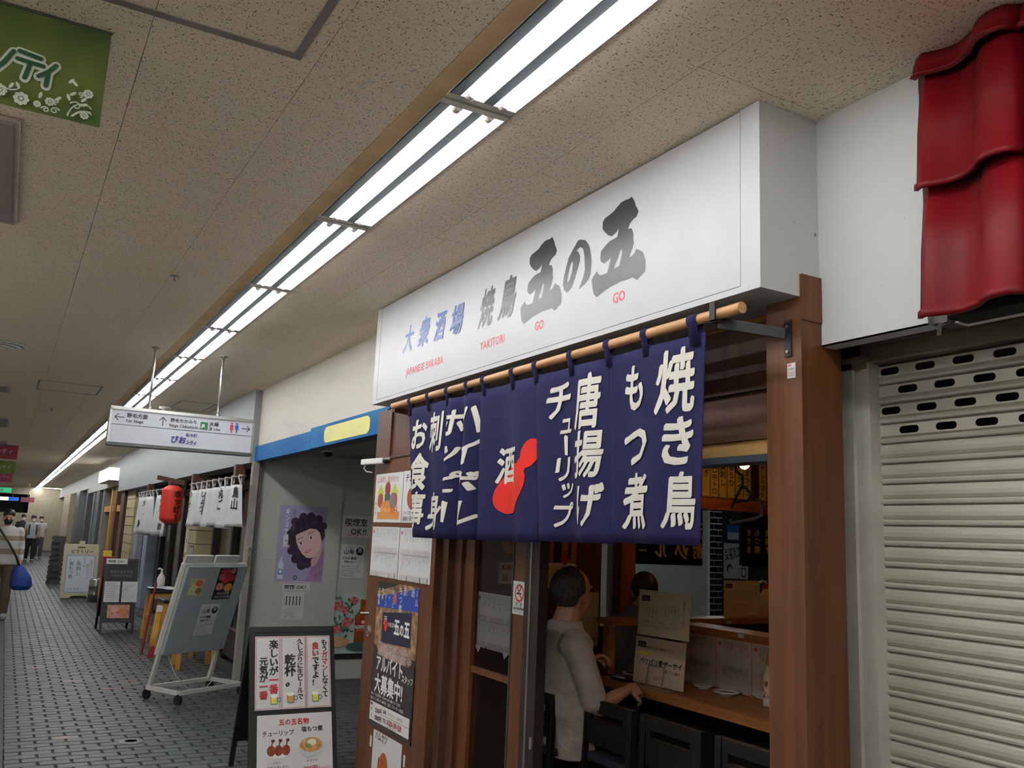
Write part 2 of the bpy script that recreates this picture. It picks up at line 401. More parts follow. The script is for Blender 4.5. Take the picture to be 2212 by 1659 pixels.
# hatch frame (grey strips, mitred corner at right)
hf = M('hatch_frame', (140, 130, 126), .6)
t = thing('ceiling_hatch', 'grey framed access hatch in the ceiling at the top edge', 'hatch', (.2, 1.9, ZC-.003))
MB().box(-.1, .6, 2.41, 2.44, ZC-.003, ZC).build('frame_strip', hf, t); MB().box(.575, .6, 1.3, 2.41, ZC-.003, ZC).build('frame_strip', hf, t); MB().box(-.1, .575, 1.3, 1.325, ZC-.003, ZC).build('frame_strip', hf, t)
for i, (x, y, wx, wy) in enumerate(((.43, 10.4, .6, .75), (1.77, 10.9, .4, .9))):
    t = thing('ceiling_hatch', ('faint framed hatch in the ceiling left of the light row', 'faint framed hatch in the ceiling right of the light row, behind the direction sign')[i], 'hatch', (x, y, ZC-.003))
    for a in ((x-wx/2, x+wx/2, y-wy/2, y-wy/2+.015), (x-wx/2, x+wx/2, y+wy/2-.015, y+wy/2), (x-wx/2, x-wx/2+.015, y-wy/2, y+wy/2), (x+wx/2-.015, x+wx/2, y-wy/2, y+wy/2)):
        MB().box(a[0], a[1], a[2], a[3], ZC-.003, ZC).build('frame_strip', hf, t)
for i, (y, l) in enumerate(((3.39, 1.27), (5.9, .5), (10.7, .55), (14.3, 1.4), (19, 1.3))):  # grey slatted blocks flat under the ceiling along the left edge
    if i == 1: continue
    t = thing('ceiling_block', ('long grey ceiling vent at the left edge below the green banner', '', 'small grey ceiling vent at the left edge above the pink banner', 'grey ceiling vent at the left edge, second from the pink banner', 'grey ceiling vent farthest down the left edge')[i], 'block', (-.4, y, ZC-.02))
    vm = M('block_grey', (176, 160, 154), .6)
    MB().box(-.7, -.12, y, y+l, ZC-.018, ZC).build('frame', vm, t, bevel=.01)
    for k in range(4): MB().box(-.66+k*.14, -.56+k*.14, y+.04, y+l-.04, ZC-.021, ZC-.0181).build('slat', M('block_slat', (150, 138, 134), .6), t)
t = thing('ceiling_diffuser', 'round ceiling diffuser with rings at the left edge', 'diffuser', (-.18, 8.15, ZC-.03))
for k in range(3): MB().lathe([(.18-.05*k, -.006-.008*k), (.165-.05*k, -.012-.008*k), (.15-.05*k, -.006-.008*k), (.16-.05*k, 0)], (-.18, 8.15, ZC-.001), 28).build('ring', WHITE, t, smooth=True)
for x, y, lb in ((.672, 5.134, 'small round sprinkler head on the ceiling left of the light row'), (.36, 12.6, 'tiny round ceiling sprinkler beyond the first one')):
    t = thing('sprinkler', lb, 'sprinkler', (x, y, ZC-.03)); MB().lathe([(.001, -.03), (.012, -.03), (.012, -.022), (.006, -.02), (.008, -.005), (.028, -.004), (.028, 0)], (x, y, ZC), 16).build('head', ALUD, t, smooth=True)
t = thing('smoke_detector', 'small white smoke detector on the ceiling behind the direction sign', 'detector', (1.52, 11.2, ZC-.04))
MB().lathe([(.001, -.045), (.03, -.043), (.04, -.025), (.07, -.02), (.07, 0)], (1.52, 11.2, ZC), 20).build('body', WHITE, t, smooth=True)
# ---- fluorescent row
def make_fixture():
    t = thing('fluorescent_fixture', '', 'ceiling light')
    L = 1.30; zt = 2.955
    h = MB().box(0, .238, 0, L, zt, zt+.02).box(-.002, 0, 0, L, ZC-.004, zt).box(.238, .24, 0, L, ZC-.004, zt)
    h.build('housing', WHITE, t)
    for k in range(2):
        x = .002+k*.118
        pr = [(x, ZC-.007), (x+.034, ZC-.007), (x+.036, zt-.032), (x+.088, zt-.032), (x+.110, ZC+.004), (x+.118, ZC-.004)]
        r = MB(); e = MB()
        for q_, ((a, b), (c, d)) in enumerate(zip(pr, pr[1:])): (e if q_ < 1 else r).add([(a, .03, b), (c, .03, d), (c, L-.03, d), (a, L-.03, b)], [(0, 1, 2, 3)])
        r.build('reflector', REFL, t); e.build('flange', MIRR, t)
        tb = MB().tube([(x+.066, .055, ZC-.001), (x+.066, L-.055, ZC-.001)], .0145, 8, caps=False).build('tube', TUBEM, t, smooth=False)
        for y0, y1 in ((.03, .056), (L-.056, L-.03)):
            MB().tube([(x+.066, y0, ZC-.001), (x+.066, y1, ZC-.001)], .0155, 14).build('tube_cap', M('lamp_cap', (206, 196, 188), .5), tb)
    for y0 in (0, L-.03): MB().box(0, .238, y0, y0+.03, ZC-.006, zt).build('end_plate', M('lamp_end', (196, 194, 184), .5), t)
    return t
fx = make_fixture()
for i in range(36):
    y = 2.405+1.315*(i-2)-.008
    lb = 'twin tube fluorescent ceiling light, %s fixture of the row counted from the camera end' % ordn(i)
    if i == 0: fx.location = (1.055, y, 0); fx['label'] = lb; fx['group'] = 'fluorescent row on the right of the corridor ceiling'; o = fx
    else: o = copy_tree(fx, None, (1.055, y, 0), None, lb)
for i in range(7):
    copy_tree(fx, None, (1.055, 2.405-1.315*(i+3)-.008, 0), None, 'twin tube fluorescent ceiling light, %s fixture behind the camera' % ordn(i))['group'] = 'fluorescent row on the right of the corridor ceiling'
for i in range(14):  # unseen left row, added to brighten the near ceiling
    copy_tree(fx, None, (-1.37, 2.397+1.315*(i-10), 0), None, 'twin tube fluorescent ceiling light, %s fixture of the unseen left row added to brighten the ceiling' % ordn(i))['group'] = 'added unseen fluorescent row on the left of the corridor ceiling'
# ---- corridor walls
struct('wall_left', MB().box(-1.85, -1.75, -13, 52, 0, 3.05), M('far_side_wall', (236, 230, 218), .6, var=.05))
struct('wall_back', MB().box(-2.1, 4, -13.1, -13, 0, 3.05), M('rear_wall', (176, 172, 162), .6))
struct('wall_far', MB().box(.9, 2.6, 47, 47.2, 0, 3.0).box(-2.0, .9, 47, 47.2, 0, 1.7).box(-2.0, .9, 47, 47.2, 2.55, 3.0), M('beige_tile_wall', (176, 168, 144), .5, var=.05))
struct('wall_far_recess', MB().box(-2.0, .9, 47.6, 47.7, 1.6, 2.6), DARKV)
# right wall head above the shops
struct('wall_right', MB().box(2.14, 2.2, 5.05, 9.02, 2.3, ZC+.1), CREAM)
fr = thing('wall_right_panel', None, None, (2.2, 1.7, 2.12), kind='structure')
MB().box(2.14, 2.2, 1.484, 1.875, 2.125, ZC+.1).build('board', SPECK, fr)
MB().box(2.16, 2.24, 1.44, 1.484, 2.13, ZC+.1).build('dark_gap', M('gap_strip', (84, 80, 74), .6), fr)
struct('wall_right_rear', MB().box(2.19, 2.25, .2, 1.439, 2.13, ZC+.1), WHITE)
MB().box(2.14, 2.1405, 1.484, 1.875, 2.125, 2.131).build('edge_strip', ALUD, fr)
# ---- signs over the shops
sg = thing('shop_sign', 'long white sign box with black brush lettering over the navy curtain', 'sign', (2.0, 3.48, 2.274))
MB().box(1.893, 2.14, 1.855, 5.105, 2.274, ZC-.001).build('box', SPECK, sg)
MB().box(1.8855, 1.8925, 1.939, 5.031, 2.297, 2.872).build('face_panel', SIGNW, sg)
for nm, a in (('border', (1.885, 1.893, 1.855, 1.9365, 2.274, ZC-.002)), ('border', (1.885, 1.893, 5.0335, 5.105, 2.274, ZC-.002)), ('border', (1.885, 1.893, 1.9365, 5.0335, 2.274, 2.2945))):
    MB().box(*a).build(nm, SIGNW, sg)
MB().box(1.89, 1.893, 1.9365, 5.0335, 2.2945, 2.875).build('groove', M('groove_shadow', (90, 86, 82), .8), sg)
S5 = [(-2.5,2.774),(-2.481,2.748),(-2.476,2.731),(-2.465,2.717),(-2.458,2.702),(-2.469,2.685),(-2.484,2.682),(-2.502,2.674),(-2.512,2.664),(-2.518,2.652),(-2.497,2.649),(-2.49,2.635),(-2.485,2.624),(-2.486,2.608),(-2.482,2.587),(-2.489,2.57),(-2.498,2.556),(-2.508,2.538),(-2.488,2.542),(-2.475,2.55),(-2.468,2.56),(-2.453,2.554),(-2.431,2.541),(-2.421,2.526),(-2.411,2.501),(-2.41,2.482),(-2.413,2.461),(-2.433,2.452),(-2.445,2.446),(-2.46,2.441),(-2.485,2.457),(-2.513,2.456),(-2.559,2.459),(-2.59,2.455),(-2.627,2.452),(-2.665,2.444),(-2.711,2.432),(-2.733,2.449),(-2.741,2.472),(-2.749,2.507),(-2.741,2.521),(-2.724,2.53),(-2.715,2.538),(-2.707,2.526),(-2.693,2.515),(-2.668,2.513),(-2.646,2.514),(-2.638,2.531),(-2.631,2.549),(-2.62,2.571),(-2.64,2.563),(-2.667,2.556),(-2.684,2.566),(-2.694,2.579),(-2.691,2.608),(-2.683,2.616),(-2.661,2.627),(-2.634,2.637),(-2.586,2.64),(-2.581,2.655),(-2.577,2.671),(-2.592,2.66),(-2.621,2.653),(-2.643,2.663),(-2.669,2.684),(-2.684,2.702),(-2.683,2.729),(-2.669,2.74),(-2.644,2.744),(-2.612,2.75),(-2.591,2.761),(-2.564,2.772),(-2.538,2.773),(-2.517,2.77)]
S5H = [(-2.558,2.586),(-2.552,2.571),(-2.559,2.55),(-2.569,2.523),(-2.585,2.52),(-2.6,2.518),(-2.596,2.533),(-2.578,2.555),(-2.568,2.575)]
SNO = [(-2.84,2.702),(-2.801,2.689),(-2.779,2.667),(-2.768,2.647),(-2.759,2.616),(-2.753,2.587),(-2.757,2.537),(-2.772,2.516),(-2.798,2.504),(-2.841,2.491),(-2.822,2.514),(-2.808,2.537),(-2.798,2.564),(-2.803,2.614),(-2.809,2.64),(-2.817,2.658),(-2.833,2.668),(-2.848,2.667),(-2.862,2.661),(-2.847,2.65),(-2.835,2.631),(-2.836,2.609),(-2.852,2.578),(-2.871,2.54),(-2.891,2.51),(-2.924,2.497),(-2.947,2.514),(-2.957,2.539),(-2.953,2.567),(-2.937,2.61),(-2.92,2.645),(-2.896,2.667),(-2.873,2.686),(-2.858,2.7)]
SNOH = [(-2.893,2.625),(-2.886,2.611),(-2.894,2.574),(-2.911,2.546),(-2.925,2.537),(-2.924,2.557),(-2.914,2.593),(-2.903,2.612)]
def sp(): return Print((1.8855, 0, 0), UF, VZ, gap=.0006)
for dy in (0, -.554):
    p = sp(); p.poly([(a+dy, b) for a, b in S5], INK, [[(a+dy, b) for a, b in S5H]]); p.build('lettering', sg)
p = sp(); p.poly(SNO, INK, [SNOH]); p.build('lettering', sg)
def fitglyph(p, c, y0, y1, z0, z1, mat, shear=.2, bold=.03):
    """one character stretched into the box y0 (left) .. y1 (right), z0 .. z1"""
    vs, fs = text2d(c, 0, 0, 1, nib=bold*1.3, shear=shear)
    lx, hx = min(v[0] for v in vs), max(v[0] for v in vs); lz, hz = min(v[1] for v in vs), max(v[1] for v in vs)
    p.put(([(-y0+(v[0]-lx)/(hx-lx)*(y0-y1), z0+(v[1]-lz)/(hz-lz)*(z1-z0), v[2]) for v in vs], fs), mat)
p = sp()
for c, y0, y1, z0, z1 in (('大', 4.656, 4.506, 2.522, 2.678), ('衆', 4.444, 4.286, 2.518, 2.685), ('酒', 4.229, 4.075, 2.516, 2.672), ('場', 4.030, 3.872, 2.510, 2.668)): fitglyph(p, c, y0, y1, z0, z1, INKB, .3, .022)
p.build('lettering', sg)
p = sp()
for c, y0, y1, z0, z1 in (('焼', 3.713, 3.546, 2.488, 2.683), ('鳥', 3.515, 3.345, 2.492, 2.690)): fitglyph(p, c, y0, y1, z0, z1, INK, .3, .035)
p.build('lettering', sg)
for tx, y, z, sz, sx_, bo in (('JAPANESE SAKABA', -4.585, 2.384, .058, .95, .012), ('YAKITORI', -3.68, 2.381, .058, .88, .012), ('GO', -3.172, 2.383, .055, .86, .02), ('GO', -2.606, 2.383, .055, .9, .02)):
    p = sp(); p.text(tx, y, z, sz, INKR, sx=sx_, bold=bo); p.build('lettering', sg)
# vacant unit: blue band with a faded yellow plate
bb = thing('vacant_shop_band', 'blue painted band over the vacant shop opening', 'sign band', (2.15, 7.2, 2.155))
MB().box(2.118, 2.16, 7.14, 9.02, 2.15, 2.303).build('band', BLUEB, bb); MB().box(2.118, 2.16, 5.40, 7.137, 2.155, 2.326).build('band', BLUEB, bb)
p = Print((2.118, 0, 0), UF, VZ)
yl, yr, zb, zt = 6.77, 5.735, 2.172, 2.305; pts = []
for cx, cz, a0 in ((-yr-.07, zb+.05, -90), (-yr-.07, zt-.05, 0), (-yl+.07, zt-.05, 90), (-yl+.07, zb+.05, 180)):
    for k in range(6): a = math.radians(a0+18*k); pts.append((cx+.07*math.cos(a), cz+.05*math.sin(a)))
p.poly([( x*1, z) for x, z in pts], M('plate_edge', (40, 44, 46), .6)); q = [((x+6.25)*.985-6.25, (z-2.2385)*.95+2.2385) for x, z in pts]; p.poly(q, YELP); p.build('plate', bb)
# neighbouring fascia
nf = thing('wall_right_fascia', None, None, (2.1, 15, 2.13), kind='structure')
MB().box(2.07, 2.3, 8.99, 20.9, 2.135, ZC+.1).build('fascia_board', FASC, nf)
struct('wall_right_far', MB().box(2.14, 2.3, 20.9, 30, 2.3, ZC+.1).box(2.14, 2.3, 30, 47, 2.45, ZC+.1), M('far_fascia', (170, 172, 170), .6))
# ================================================================== THE RESTAURANT FRONT
struct('trim_1', MB().box(2.05, 2.226, 1.85, 1.993, 0, 2.273).box(2.051, 2.138, 1.845, 1.8545, 2.2, 2.345), W_OAK)
struct('trim_2', MB().box(2.226, 2.5, 1.955, 1.993, 0, 2.3), W_DARK)
wf = thing('wall_front', None, None, (2.2, 3.2, 1.79), kind='structure')
MB().box(2.19, 2.24, 1.993, 4.41, 2.10, 2.274).build('lintel_board', W_DARK, wf)
MB().box(2.18, 2.24, 1.993, 4.41, 2.035, 2.098).build('lintel_board', W_DARK, wf)
MB().box(2.195, 2.24, 1.993, 4.41, 1.925, 2.033).build('lintel_board', W_RED, wf)
MB().box(2.16, 2.26, 1.993, 4.41, 1.862, 1.923).build('lintel_beam', wood('grey_brown_beam', (96, 70, 50), (120, 90, 66), sc_=(30, 2, 30)), wf)
MB().box(2.17, 2.26, 1.993, 4.41, 1.812, 1.860).build('pale_strip', W_LIGHT, wf)
MB().box(2.16, 2.26, 1.993, 4.41, 1.787, 1.810).build('door_track', M('blue_grey_track', (120, 136, 152), .35, .6), wf)
# closed wooden panel at the left of the front
d1 = thing('door_1', None, None, (2.07, 4.9, 0), kind='structure')
MB().box(2.05, 2.09, 4.41, 5.41, .02, 1.962).build('panel', W_OAK, d1, bevel=.002)
MB().box(2.05, 2.09, 4.41, 5.41, 1.968, 2.273).build('top_board', W_RED, d1)
MB().box(2.038, 2.05, 5.145, 5.175, 1.962, 2.273).build('upright_batten', W_RED, d1)
MB().box(2.04, 2.05, 4.41, 5.41, 1.960, 1.972).build('seam_batten', W_DARK, d1)
MB().box(2.09, 2.4, 5.36, 5.41, 0, 2.3).build('return', W_OAK, d1)
lk = MB().tube([(2.05, 5.318, .895), (2.042, 5.318, .895)], .034, 20).build('door_lock', ALU, d1); MB().tube([(2.043, 5.318, .895), (2.036, 5.318, .895)], .022, 16).build('lock_cylinder', ALUD, lk)
MB().tube([(2.05, 5.345, 1.0), (2.0, 5.36, 1.0)], .007, 8).build('latch_pin', ALU, d1)
# doorway: jamb, post, glazed leaf, dark track jamb
d2 = thing('door_2', None, None, (2.17, 3.8, 0), kind='structure')
MB().box(2.09, 2.22, 4.33, 4.41, 0, 1.79).build('jamb', W_DARK, d2)
MB().box(2.13, 2.22, 4.25, 4.33, 0, 1.79).build('jamb', W_RED, d2)
MB().box(2.15, 2.20, 4.14, 4.25, 0, 1.79).build('stile', W_OAK, d2)
MB().box(2.15, 2.19, 3.605, 3.735, 0, 1.79).build('stile', W_OAK, d2)
MB().box(2.146, 2.15, 3.722, 3.735, 0, 1.79).build('glazing_bead', M('bead_green', (46, 52, 44), .5), d2)
MB().box(2.16, 2.19, 3.735, 4.14, .82, .85).build('mid_rail', W_OAK, d2)
MB().box(2.16, 2.19, 3.735, 4.14, .02, .12).build('bottom_rail', W_OAK, d2)
MB().box(2.172, 2.176, 3.735, 4.14, .85, 1.79).build('glass_pane', GLASS, d2); MB().box(2.172, 2.176, 3.735, 4.14, .12, .82).build('glass_pane', GLASS, d2)
JB = M('jamb_brown', (36, 25, 20), .5)
MB().box(2.14, 2.19, 3.56, 3.603, 0, 1.79).build('track_jamb', JB, d2)
MB().box(2.138, 2.142, 3.550, 3.557, 0, 1.79).build('metal_edge', ALUD, d2)
MB().box(2.14, 2.19, 3.475, 3.548, 0, 1.79).build('track_jamb', JB, d2)
MB().box(2.136, 2.14, 3.541, 3.548, 0, 1.79).build('metal_edge', ALUD, d2)
for z in (.585, .40): MB().box(2.135, 2.14, 3.485, 3.505, z, z+.05).build('strike_plate', ALU, d2)
# rod with brackets
rd = thing('curtain_rod', 'round wooden rod on black brackets carrying the navy curtain', 'rod', (1.86, 3.3, 2.2))
MB().tube([(1.86, 1.905, 2.217), (1.86, 4.685, 2.217)], .018, 20).build('rod', W_ROD, rd, smooth=False)
b = MB().bar((2.044, 1.91, 2.165), (1.862, 2.012, 2.19), .034, .007, side=(0, 0, 1)).box(1.836, 1.842, 2.0, 2.024, 2.188, 2.252).bar((1.836, 2.012, 2.192), (1.884, 2.012, 2.192), .024, .006, side=(0, 1, 0)); b.build('bracket_arm', BLACKM, rd)
br = MB().box(2.044, 2.05, 1.886, 1.914, 2.09, 2.205).build('bracket_plate', BLACKM, rd)
for z in (2.105, 2.185): MB().tube([(2.044, 1.9, z), (2.040, 1.9, z)], .005, 10).build('screw', ALUD, br)
MB().bar((2.05, 4.72, 2.15), (1.96, 4.67, 2.2), .05, .03, side=(0, 0, 1)).bar((2.0, 4.70, 2.19), (1.855, 4.66, 2.195), .03, .02, side=(0, 0, 1)).build('bracket_arm', W_RED, rd)
MB().tube([(1.86, 4.685, 2.217), (1.86, 4.70, 2.217)], .012, 14).build('end_cap', ALU, rd)
# ---- the navy curtain
ZT, ZB = 2.172, 1.492
PAN = [dict(t=(2.070, 2.588), b=(2.122, 2.556), A=.022, n=1.4, ph=.3, zb=1.500), dict(t=(2.592, 3.098), b=(2.566, 3.030), A=.024, n=1.6, ph=1.4, zb=1.494),
       dict(t=(3.104, 3.585), b=(3.050, 3.530), A=.032, n=1.3, ph=2.6, zb=1.486), dict(t=(3.585, 3.965), b=(3.560, 3.915), A=.060, n=2.0, ph=.2, zb=1.484), dict(t=(3.955, 4.450), b=(3.905, 4.355), A=.018, n=1.7, ph=2.2, zb=1.482)]
def edges(p, s): return p['t'][0]+(p['b'][0]-p['t'][0])*s, p['t'][1]+(p['b'][1]-p['t'][1])*s
def surfx(p, y, z):
    s = min(1, max(0, (ZT-z)/(ZT-p['zb']))); a, b2 = edges(p, s); t = (y-a)/(b2-a)
    return 1.862+.012*s+p['A']*(.15+.85*s**.8)*math.sin(2*math.pi*p['n']*t+p['ph']+.5*s)
def slice2d(vs, fs, step=.018):
    """cut faces along the first coordinate so that they can bend"""
    ov, of = [], []
    for f in fs:
        pl = [vs[k] for k in f]; lo = math.floor(min(p[0] for p in pl)/step); hi = math.floor(max(p[0] for p in pl)/step)
        for k in range(lo, hi+1):
            q = pl
            for sgn, lim in ((1, k*step), (-1, (k+1)*step)):
                r = []
                for a, b in zip(q, q[1:]+q[:1]):
                    da, db = sgn*(a[0]-lim), sgn*(b[0]-lim)
                    if da >= 0: r.append(a)
                    if da*db < 0: t = da/(da-db); r.append((a[0]+(b[0]-a[0])*t, a[1]+(b[1]-a[1])*t)+tuple(a[2:]))
                q = r
                if not q: break
            if len(q) > 2: of.append(tuple(range(len(ov), len(ov)+len(q)))); ov += q
    return ov, of
def cloth_print(p, items, parent, name='lettering'):
    """items: (verts (y, z), faces, material)"""
    mb = MB(); h = .003
    for vs, fs, m in items:
        h += .0004
        vs = [(min(max(y, edges(p, (ZT-z)/(ZT-p['zb']))[0]+.004), edges(p, (ZT-z)/(ZT-p['zb']))[1]-.004), z, *kk) for y, z, *kk in vs]
        vs, fs = slice2d(vs, fs); mb.add([(surfx(p, y, z)-h-.00012*(kk[0] if kk else 0), y, z) for y, z, *kk in vs], [tuple(reversed(f)) for f in fs], m)
    return mb.build(name, None, parent)
def gl(c, y0, y1, z0, z1, bold=.022, shear=.1, rot90=False):
    if c == '|':
        vs = [(y0, z1-.006), (y0-.006, z1+.004), (y1, z1-.004), (y1+.003, z0), (y0-.005, z0+.003)]; return [(a, b) for a, b in vs], [(0, 1, 2, 3, 4)], CLOTHW
    vs, fs = text2d(c, 0, 0, 1, nib=.028+bold*.5, shear=shear)
    lx, hx = min(v[0] for v in vs), max(v[0] for v in vs); lz, hz = min(v[1] for v in vs), max(v[1] for v in vs)
    return [(y0+(v[0]-lx)/(hx-lx)*(y1-y0), z0+(v[1]-lz)/(hz-lz)*(z1-z0), v[2]) for v in vs], fs, CLOTHW
no = thing('noren_curtain', 'navy blue shop curtain with white brush characters and a red gourd', 'curtain', (1.87, 3.26, 1.48))
pans = []
for p in PAN:
    def fn(u, v, p=p):
        z = p['zb']+(ZT-p['zb'])*v; a, b2 = edges(p, 1-v); y = a+(b2-a)*u; return (surfx(p, y, z), y, z)
    pans.append(MB().grid(fn, 40, 16).build('cloth_panel', NAVY, no, smooth=True, solid=.002))
cloth_print(PAN[0], [gl('焼', 2.311, 2.125, 1.926, 2.142), gl('き', 2.272, 2.140, 1.756, 1.914, .034), gl('鳥', 2.273, 2.137, 1.55, 1.735), gl('も', 2.495, 2.373, 1.957, 2.117, .034), gl('つ', 2.504, 2.343, 1.767, 1.890, .045), gl('煮', 2.515, 2.333, 1.547, 1.739)], pans[0])
cloth_print(PAN[1], [gl('唐', 2.802, 2.635, 1.917, 2.132), gl('揚', 2.804, 2.623, 1.733, 1.912), gl('げ', 2.781, 2.616, 1.553, 1.714, .034), gl('チ', 3.007, 2.833, 1.976, 2.117, .034), gl('ュ', 2.921, 2.83, 1.913, 1.972, .034), gl('|', 2.895, 2.867, 1.827, 1.905), gl('リ', 2.939, 2.846, 1.727, 1.82, .034), gl('ッ', 2.905, 2.817, 1.662, 1.720, .034), gl('プ', 2.935, 2.823, 1.548, 1.648, .034)], pans[1])
def gourd():
    out = []
    for cy, cz, ra, rb, dy, dz in ((3.295, 1.708, .160, .094, -.93, .37), (3.128, 1.850, .066, .050, -.6, .8), (3.185, 1.792, .05, .035, -.8, .6)):
        out.append([(cy+ra*math.cos(a)*dy+rb*math.sin(a)*dz, cz+ra*math.cos(a)*dz-rb*math.sin(a)*dy) for a in [2*math.pi*k/40 for k in range(40)]])
    return out
cloth_print(PAN[2], [(g, [(0, k, k+1) for k in range(1, 39)], CLOTHR) for g in gourd()], pans[2], 'gourd_print')
cloth_print(PAN[2], [gl('酒', 3.442, 3.235, 1.732, 1.891)], pans[2])
cloth_print(PAN[3], [gl('ハ', 3.78, 3.62, 1.98, 2.11, .034), gl('イ', 3.78, 3.62, 1.83, 1.95, .034), gl('ボ', 3.78, 3.62, 1.69, 1.80, .034), gl('ル', 3.78, 3.62, 1.54, 1.66, .034), gl('ホ', 3.95, 3.80, 1.98, 2.11, .034), gl('ッ', 3.94, 3.82, 1.84, 1.93, .034), gl('ピ', 3.95, 3.80, 1.70, 1.81, .034), gl('|', 3.87, 3.84, 1.56, 1.66)], pans[3])
cloth_print(PAN[4], [gl('刺', 4.172, 3.99, 1.917, 2.122), gl('身', 4.18, 3.96, 1.521, 1.71), gl('お', 4.379, 4.20, 1.945, 2.102, .034), gl('食', 4.37, 4.17, 1.725, 1.922), gl('事', 4.351, 4.189, 1.528, 1.719)], pans[4])
for i, y in enumerate((2.115, 2.365, 2.585, 2.83, 3.095, 3.29, 3.56, 3.73, 3.95, 4.18, 4.42)):
    wd = .045 if i == 0 else .03
    prof = [(1.858, 2.135)]+[(1.86-.021*math.sin(math.radians(a)), 2.217-.021*math.cos(math.radians(a))) for a in range(40, 330, 24)]+[(1.866, 2.135)]
    m = MB()
    for (a, b2), (c, d) in zip(prof, prof[1:]): m.add([(a, y-wd/2, b2), (a, y+wd/2, b2), (c, y+wd/2, d), (c, y-wd/2, d)], [(0, 1, 2, 3)])
    m.build('hanging_loop', NAVY, no, smooth=True, solid=.002, weld=True)
# ---- papers and devices on the front
XF = 2.05
def fsheet(name, label, yl, yr, zb, zt, mat=PAPER, x=XF, cat='notice', group=None): 
    return sheet(name, label, cat, (x-.0005, yl, zb), UF, VZ, yl-yr, zt-zb, mat, group)
t, p = fsheet('menu_poster', 'food poster of sashimi platter taped to the wooden panel, upper left of four sheets', 5.37, 4.92, 1.563, 1.866, cat='poster')
pk = M('platter_red', (176, 60, 48), .5, col2=(120, 70, 60), scale=(30, 30, 30)); go_ = M('platter_orange', (214, 150, 70), .5, col2=(190, 110, 50), scale=(30, 30, 30))
p.text('山海刺し盛合わせ', .02, .25, .043, P((150, 70, 80)), sx=1.05)
for cx, c in ((.10, P((176, 190, 60))), (.33, P((176, 190, 60)))): p.poly([(cx-.05, .10), (cx-.045, .19), (cx, .235), (cx+.045, .19), (cx+.05, .10)], c); p.ell(cx, .135, .045, .045, pk)
p.ell(.215, .205, .045, .045, P((140, 40, 44))); p.poly([(.17, .09), (.17, .175), (.26, .175), (.26, .09)], P((58, 84, 70))); p.ell(.23, .085, .12, .05, go_); p.ell(.30, .13, .05, .05, P((130, 110, 116)))
p.rect(.06, .02, .42, .065, P((198, 130, 62))); p.text('980円', .28, .05, .06, P((206, 60, 56)), sx=.7); scribble(p, .005, .03, .06, .13, 1, .03, INKK, 3, (.9, 1)); p.build('print', t)
t, p = fsheet('menu_poster', 'food poster half hidden behind the navy curtain, upper right of four sheets', 4.912, 4.47, 1.563, 1.868, cat='poster')
p.text('チューリップ', .03, .245, .05, INKK, shear=.2, bold=.02); p.ell(.17, .14, .13, .09, P((206, 210, 214))); p.ell(.17, .14, .10, .07, pk); p.ell(.12, .15, .05, .05, P((150, 74, 40))); p.ell(.2, .15, .05, .05, P((150, 74, 40)))
p.text('ソースカツ', .02, .045, .03, INKK); p.text('唐揚げ 選べます', .02, .012, .03, INKK); p.build('print', t)
def menu_sheet(pr, wd, ht, seed):
    pr.ell(.028, ht-.03, .012, .012, INKR, 16)
    for k in range(2):
        y1 = ht-.015-k*ht*.48; y0 = y1-ht*.30
        scribble(pr, .05, y0, wd*.5, y1, 9, .0125, INKK, seed+k, (.3, .9)); scribble(pr, wd*.52, y0, wd-.02, y1, 8, .0125, INKK, seed+5+k, (.3, .95))
        pr.line(.05, y1+.004, wd-.02, y1+.004, .0012, INKK)
        g = P((186, 184, 180)); pr.rect(.03, y0-.05, wd*.3, y0-.018, g); pr.rect(wd*.33, y0-.05, wd*.72, y0-.018, g); pr.rect(wd*.76, y0-.05, wd*.94, y0-.018, g)
LAM = M('laminated_paper', (214, 215, 217), .22, var=.01)
t, p = fsheet('menu_sheet', 'laminated printed menu on the wooden panel, lower left of four sheets', 5.37, 4.925, 1.233, 1.535, LAM, cat='menu'); menu_sheet(p, .445, .302, 11); p.build('print', t)
t, p = fsheet('menu_sheet', 'laminated printed menu below the hem of the navy curtain', 4.915, 4.46, 1.231, 1.533, LAM, cat='menu'); menu_sheet(p, .455, .302, 21); p.build('print', t)
t, p = fsheet('recruit_poster', 'black job poster with big white characters on the wooden panel', 5.214, 4.585, .372, 1.207, M('poster_black', (26, 24, 26), .3, var=.05), cat='poster')
W6, H8 = .629, .835
p.rect(.0, .44, W6, H8, M('poster_photo', (92, 66, 48), .35, col2=(190, 150, 110), scale=(26, 26, 26), thr=(.35, .75)))
p.poly([(0, .74), (W6, H8-.005), (W6, .70), (0, .68)], P((34, 66, 150))); p.poly([(0, H8), (.35, H8), (0, .77)], P((40, 36, 34)))
for k, s in enumerate(('お食事', '刺身', 'ワイン', 'ハイ', 'ホッピー', '', 'もつ煮', '酒', '!', '酒', 'ール')): 
    if s: p.text(s, .03+k*.057, .80 if k < 5 else .825, .036 if k < 6 else .05, P((228, 228, 226)), vertical=True)
p.ell(.29, .75, .025, .035, P((190, 90, 84))); p.poly([(.11, .655), (.545, .69), (.545, .50), (.11, .485)], P((28, 28, 58)))
p.text('酒', .13, .59, .06, P((224, 220, 214))); p.ell(.17, .585, .025, .035, CLOTHR); p.text('大衆酒場', .20, .585, .03, P((220, 220, 216)))
for dx, c, s in ((.30, '五', .10), (.385, 'の', .075), (.45, '五', .10)): p.text(c, dx, .555, s, P((236, 236, 232)), bold=.04, sx=.85)
p.rect(0, 0, W6, .405, P((22, 21, 22), .3)); p.poly([(0, .405), (0, .47), (.1, .42), (.3, .40)], P((24, 22, 24), .3))
